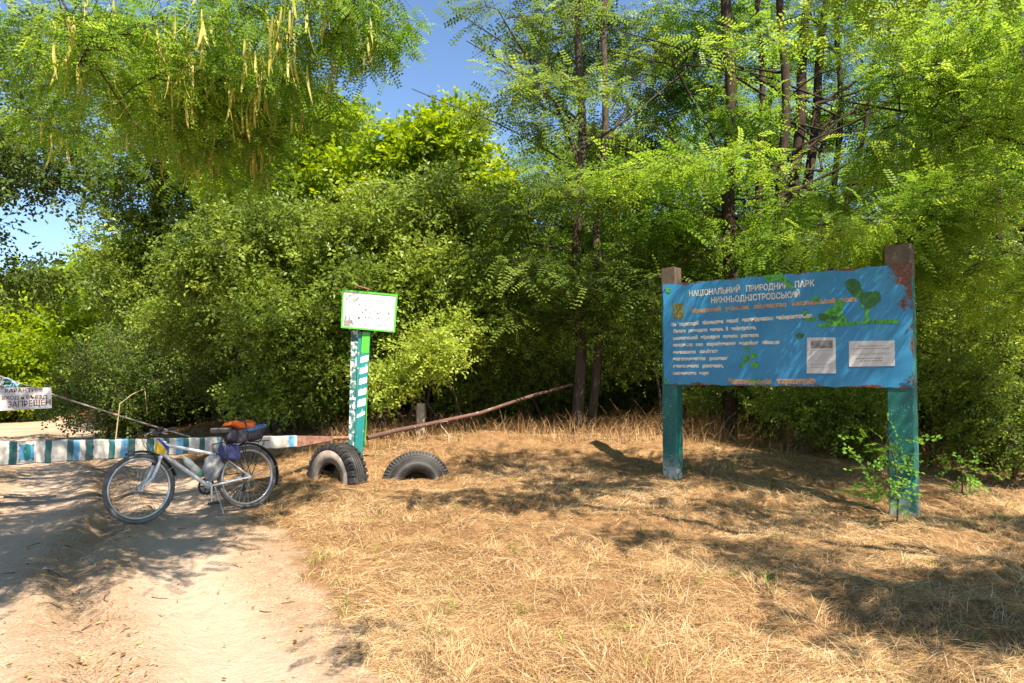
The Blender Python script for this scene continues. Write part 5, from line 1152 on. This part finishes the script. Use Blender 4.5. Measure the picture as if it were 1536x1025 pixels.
# sapling in front of the board's far post, small one beyond it
def sapling(label, base, h, seed, n, spread):
    rr = random.Random(seed); b = np.array(g3(*base)); st = [([list(b + [0, 0, -.1]), list(b + [.03, 0, h * .5]), list(b + [-.04, 0, h])], .010, .004)]
    cl = [(b + [spread * rr.uniform(-1, 1), .25 * rr.uniform(-1, 1), h * rr.uniform(.35, 1.0)], (.14, .12, .06), 2) for _ in range(n)]
    return make_tree('sapling', label, 'sapling', base, st, cl, 'sapling', M_SAPLING, M_BARK_GREY, .21, 3, .25, seed, .4, .45, (.6, .35), twig=.10, step=.12, r_tip=.0025)
sapling('bright green ash sapling growing against the far teal post of the board', (3.60, 7.02), .84, 71, 9, .24)
sapling('small yellow-green sapling in the straw past the rusted end of the board', (5.15, 8.4), .38, 72, 4, .12)
#sapling('thin sapling in the straw under the middle of the board', (3.0, 7.9), .62, 73, 5, .22)

# ------------------------------------------------------------------ dry straw
def straw_mat():
    M = Mat('dry_straw'); at = M.node('ShaderNodeAttribute', attribute_name='tint')
    c = M.ramp(at.outputs['Fac'], [(0, rgb(.17, .078, .030)), (.35, rgb(.40, .24, .11)), (.7, rgb(.58, .41, .21)), (1, rgb(.72, .59, .38))]); M.base(c).set(.7, 0, .25)
    tr = M.node('ShaderNodeBsdfTranslucent'); M.link(c, tr.inputs[0]); mx = M.node('ShaderNodeMixShader'); mx.inputs[0].default_value = .22
    M.link(M.p.outputs[0], mx.inputs[1]); M.link(tr.outputs[0], mx.inputs[2]); M.link(mx.outputs[0], M.out.inputs[0]); return M.m
def blades(x, y, length, elev, az, width, tint, zoff=0.0):
    n = len(x); z = ground_z(x, y) + zoff; p = np.stack([x, y, z], 1); K = 4; V = np.zeros((n, K, 2, 3)); e = elev.copy(); cur = p.copy(); a = az.copy(); bend = rng.uniform(.15, .65, n); curl = rng.normal(0, .25, n)
    for k in range(K):
        d = np.stack([np.cos(e) * np.cos(a), np.cos(e) * np.sin(a), np.sin(e)], 1); s = np.stack([-np.sin(a), np.cos(a), rng.normal(0, .35, n)], 1); s = unit(s); w = (width * (1 - k / (K - .6)))[:, None] * .5
        V[:, k, 0] = cur - s * w; V[:, k, 1] = cur + s * w; cur = cur + d * (length / (K - 1))[:, None]; e = e - bend; a = a + curl
        if k >= 1: cur[:, 2] = np.maximum(cur[:, 2], ground_z(cur[:, 0], cur[:, 1]) + .008)
    idx = np.arange(n)[:, None, None] * (K * 2) + np.array([[0, 1, 3, 2], [2, 3, 5, 4], [4, 5, 7, 6]])[None]
    return V.reshape(-1, 3), idx.reshape(-1, 4), np.repeat(tint, K * 2)
def scatter(n, y0, y1, m=1.25):
    y = np.exp(rng.uniform(math.log(y0), math.log(y1), n)); x = rng.uniform(-.70 * m, .70 * m, n) * (y + .4); return x, y
def straw_field():
    V, Fc, Tn = [], [], []; base = 0
    def put(v, f, t):
        nonlocal base
        V.append(v); Fc.append(f + base); Tn.append(t); base += len(v)
    # matted blades
    x, y = scatter(430000, 2.2, 17); d = road_dist(x, y); den = sstep(-.10, .75, d + .5 * (vnoise(x * 2.2, y * 2.2, 77) - .5)); bare = sstep(.32, .56, vnoise(x * 1.5 + 9, y * 1.5, 78)); keep = rng.random(len(x)) < np.maximum(den * (.30 + .70 * bare), (.010 + .07 * np.exp(-((x - edge_x(y) + 1.5) / .22) ** 2)) * (d < 0)); x, y = x[keep], y[keep]; n = len(x)
    swirl = 6.28 * vnoise(x * .55, y * .55, 81) * 1.6 + rng.normal(0, .75, n); clump = vnoise(x * 3.3, y * 3.3, 83); far_ = 1 + .10 * np.maximum(0, y - 4)
    ln = rng.uniform(.06, .20, n) * (.7 + .9 * clump); el = rng.uniform(.02, .45, n) * (.4 + clump)
    tn = np.clip(.25 + .55 * vnoise(x * 1.3, y * 1.3, 85) + .28 * rng.normal(size=n), 0, 1)
    put(*blades(x, y, ln, el, swirl, .0028 * far_ * rng.uniform(.7, 1.4, n), tn))
    # tufts: fans of longer blades
    nt = 2400; x, y = scatter(nt, 2.4, 16); d = road_dist(x, y); w = vnoise(x * 1.1, y * 1.1, 91); keep = (d > .25) & (rng.random(nt) < .25 + .9 * w); x, y = x[keep], y[keep]; k = 46
    X_, Y_ = np.repeat(x, k), np.repeat(y, k); n = len(X_); azc = np.repeat(rng.uniform(0, 6.28, len(x)), k); sz = np.repeat(rng.uniform(.5, 1.25, len(x)), k)
    put(*blades(X_ + rng.normal(0, .035, n), Y_ + rng.normal(0, .035, n), rng.uniform(.12, .36, n) * sz, rng.uniform(.08, .75, n) * np.minimum(1, sz + .1), azc + rng.normal(0, 1.0, n), .0027 * (1 + .09 * np.maximum(0, Y_ - 4)) * rng.uniform(.7, 1.3, n), np.clip(.55 + .25 * rng.normal(size=n), 0, 1)))
    # taller dead stalks on the crest and under the board
    nt = 26000; y = rng.uniform(10.5, 14.0, nt); x = rng.uniform(-3.0, 8.5, nt); w = vnoise(x * 1.2, y * 1.2, 95); keep = (road_dist(x, y) > .8) & (rng.random(nt) < w ** 1.5 * 1.2); x, y = x[keep], y[keep]; n = len(x)
    put(*blades(x, y, rng.uniform(.15, .55, n) * (1 + .5 * sstep(1, 3, x)), rng.uniform(.5, 1.45, n), rng.uniform(0, 6.28, n), .006 * rng.uniform(.6, 1.3, n), np.clip(.32 + .2 * rng.normal(size=n), 0, 1)))
    o = np_mesh('dry_grass', np.concatenate(V), np.concatenate(Fc), straw_mat(), None, {'tint': np.concatenate(Tn)}); tag(o, 'matted sun-bleached dry grass covering the mound and roadside', 'grass', kind='stuff')
straw_field()
# green weeds in the straw
nt = 170; x, y = scatter(nt, 2.8, 12); keep = road_dist(x, y) > .2; x, y = x[keep], y[keep]; k = 9; X_, Y_ = np.repeat(x, k) + rng.normal(0, .03, len(x) * k), np.repeat(y, k) + rng.normal(0, .03, len(x) * k); n = len(X_)
v, f, t = blades(X_, Y_, rng.uniform(.05, .16, n), rng.uniform(.5, 1.4, n), rng.uniform(0, 6.28, n), .007 * rng.uniform(.6, 1.4, n), rng.random(n)); tag(np_mesh('green_weeds', v, f, M_SHRUB, None, {'tint': t}), 'sparse small green weeds sprouting through the straw', 'weeds', kind='stuff')
# litter on the track
def litter():
    n = 6500; x, y = scatter(n, 2.2, 12); keep = (rng.random(n) < np.where(road_dist(x, y) < .6, 1., .45)) & (rng.random(n) < .12 + .5 * vnoise(x * 2, y * 2, 101) * (1 - wheel_path(x, y)) + .6 * np.exp(-((x - edge_x(y) + 1.5) / .25) ** 2)); x, y = x[keep], y[keep]; n = len(x)
    a = rng.uniform(0, 6.28, n); l = rng.uniform(.006, .024, n); w = l * rng.uniform(.2, .6, n); z = ground_z(x, y) + .006; c, s = np.cos(a), np.sin(a); V = np.zeros((n, 4, 3))
    for i, (p, q) in enumerate(((-1, 0), (0, 1), (1, 0), (0, -1))): V[:, i] = np.stack([x + c * l * p - s * w * q, y + s * l * p + c * w * q, z + rng.uniform(0, .015, n)], 1)
    tag(np_mesh('leaf_litter', V.reshape(-1, 3), np.arange(n * 4).reshape(n, 4), leaf_mat('dead_leaf', rgb(.08, .04, .02), rgb(.26, .16, .07), rgb(.42, .32, .12), .1, .7), None, {'tint': np.repeat(rng.random(n), 4)}), 'scattered dead leaves and chaff lying on the dusty track', 'litter', kind='stuff')
    n = 1700; x, y = scatter(n, 2.2, 11); keep = road_dist(x, y) < .5; x, y = x[keep], y[keep]; n = len(x); s = .004 + .016 * rng.random(n) ** 4; z = ground_z(x, y)
    O = np.array([(1, 0, 0), (0, 1, 0), (-1, 0, 0), (0, -1, 0), (.2, .1, .8), (0, 0, -.6)]); V = np.stack([x, y, z + s * .3], 1)[:, None] + O[None] * s[:, None, None] * rng.uniform(.6, 1.3, (n, 6, 1))
    T3 = np.array([(0, 1, 4), (1, 2, 4), (2, 3, 4), (3, 0, 4), (1, 0, 5), (2, 1, 5), (3, 2, 5), (0, 3, 5)])
    tag(np_mesh('pebbles', V.reshape(-1, 3), (T3[None] + (np.arange(n) * 6)[:, None, None]).reshape(-1, 3), simple('pale_stone', rgb(.20, .15, .11), rgb(.42, .35, .28), 9, .9), None), 'small pale pebbles and clods scattered on the dusty track', 'pebbles', kind='stuff')
    mb = MB()
    for i in range(60):
        yy = math.exp(random.uniform(math.log(2.4), math.log(9))); xx = random.uniform(-.7, .25) * yy
        aa = random.uniform(0, 6.28); ll = random.uniform(.05, .22); pts_ = [(xx + ll * t_ * math.cos(aa + .4 * t_), yy + ll * t_ * math.sin(aa + .4 * t_)) for t_ in (0, .5, 1)]
        mb.tube([(p, q, gz(p, q) + .006) for p, q in pts_], [.003, .0025, .0015], 4)
    tag(mb.build('fallen_twigs', M_BARK_GREY), 'thin fallen twigs strewn over the track and straw', 'twigs', kind='stuff')
litter()
mb = MB(); b = P(172, 628, 14.0); zz = gz(b[0], b[1]); mb.tube([(b[0], 14, zz - .05), P(180, 606, 14), P(198, 592, 14), P(217, 583, 14), P(219, 600, 14), P(221, 622, 14)], [.012, .011, .010, .008, .006, .004], 6)
tag(mb.build('bent_stick', M_POD if False else simple('bleached_wood', rgb(.34, .29, .14), rgb(.50, .44, .26), 12, .8)), 'pale bent stick arching out of the straw at the bend of the track', 'stick')
mb = MB(); b = P(668, 650, 10.6); mb.tube([(b[0] + .06, 10.6, gz(b[0], 10.6) - .05), P(672, 652, 10.6), P(662, 640, 10.6), P(660, 634, 10.55), P(671, 632, 10.5)], [.014, .013, .012, .010, .007], 6)
tag(mb.build('broken_stick', simple('grey_dead_wood', rgb(.26, .20, .13), rgb(.42, .35, .24), 12, .8)), 'short broken dead stick poking up by the rusty rail', 'stick')
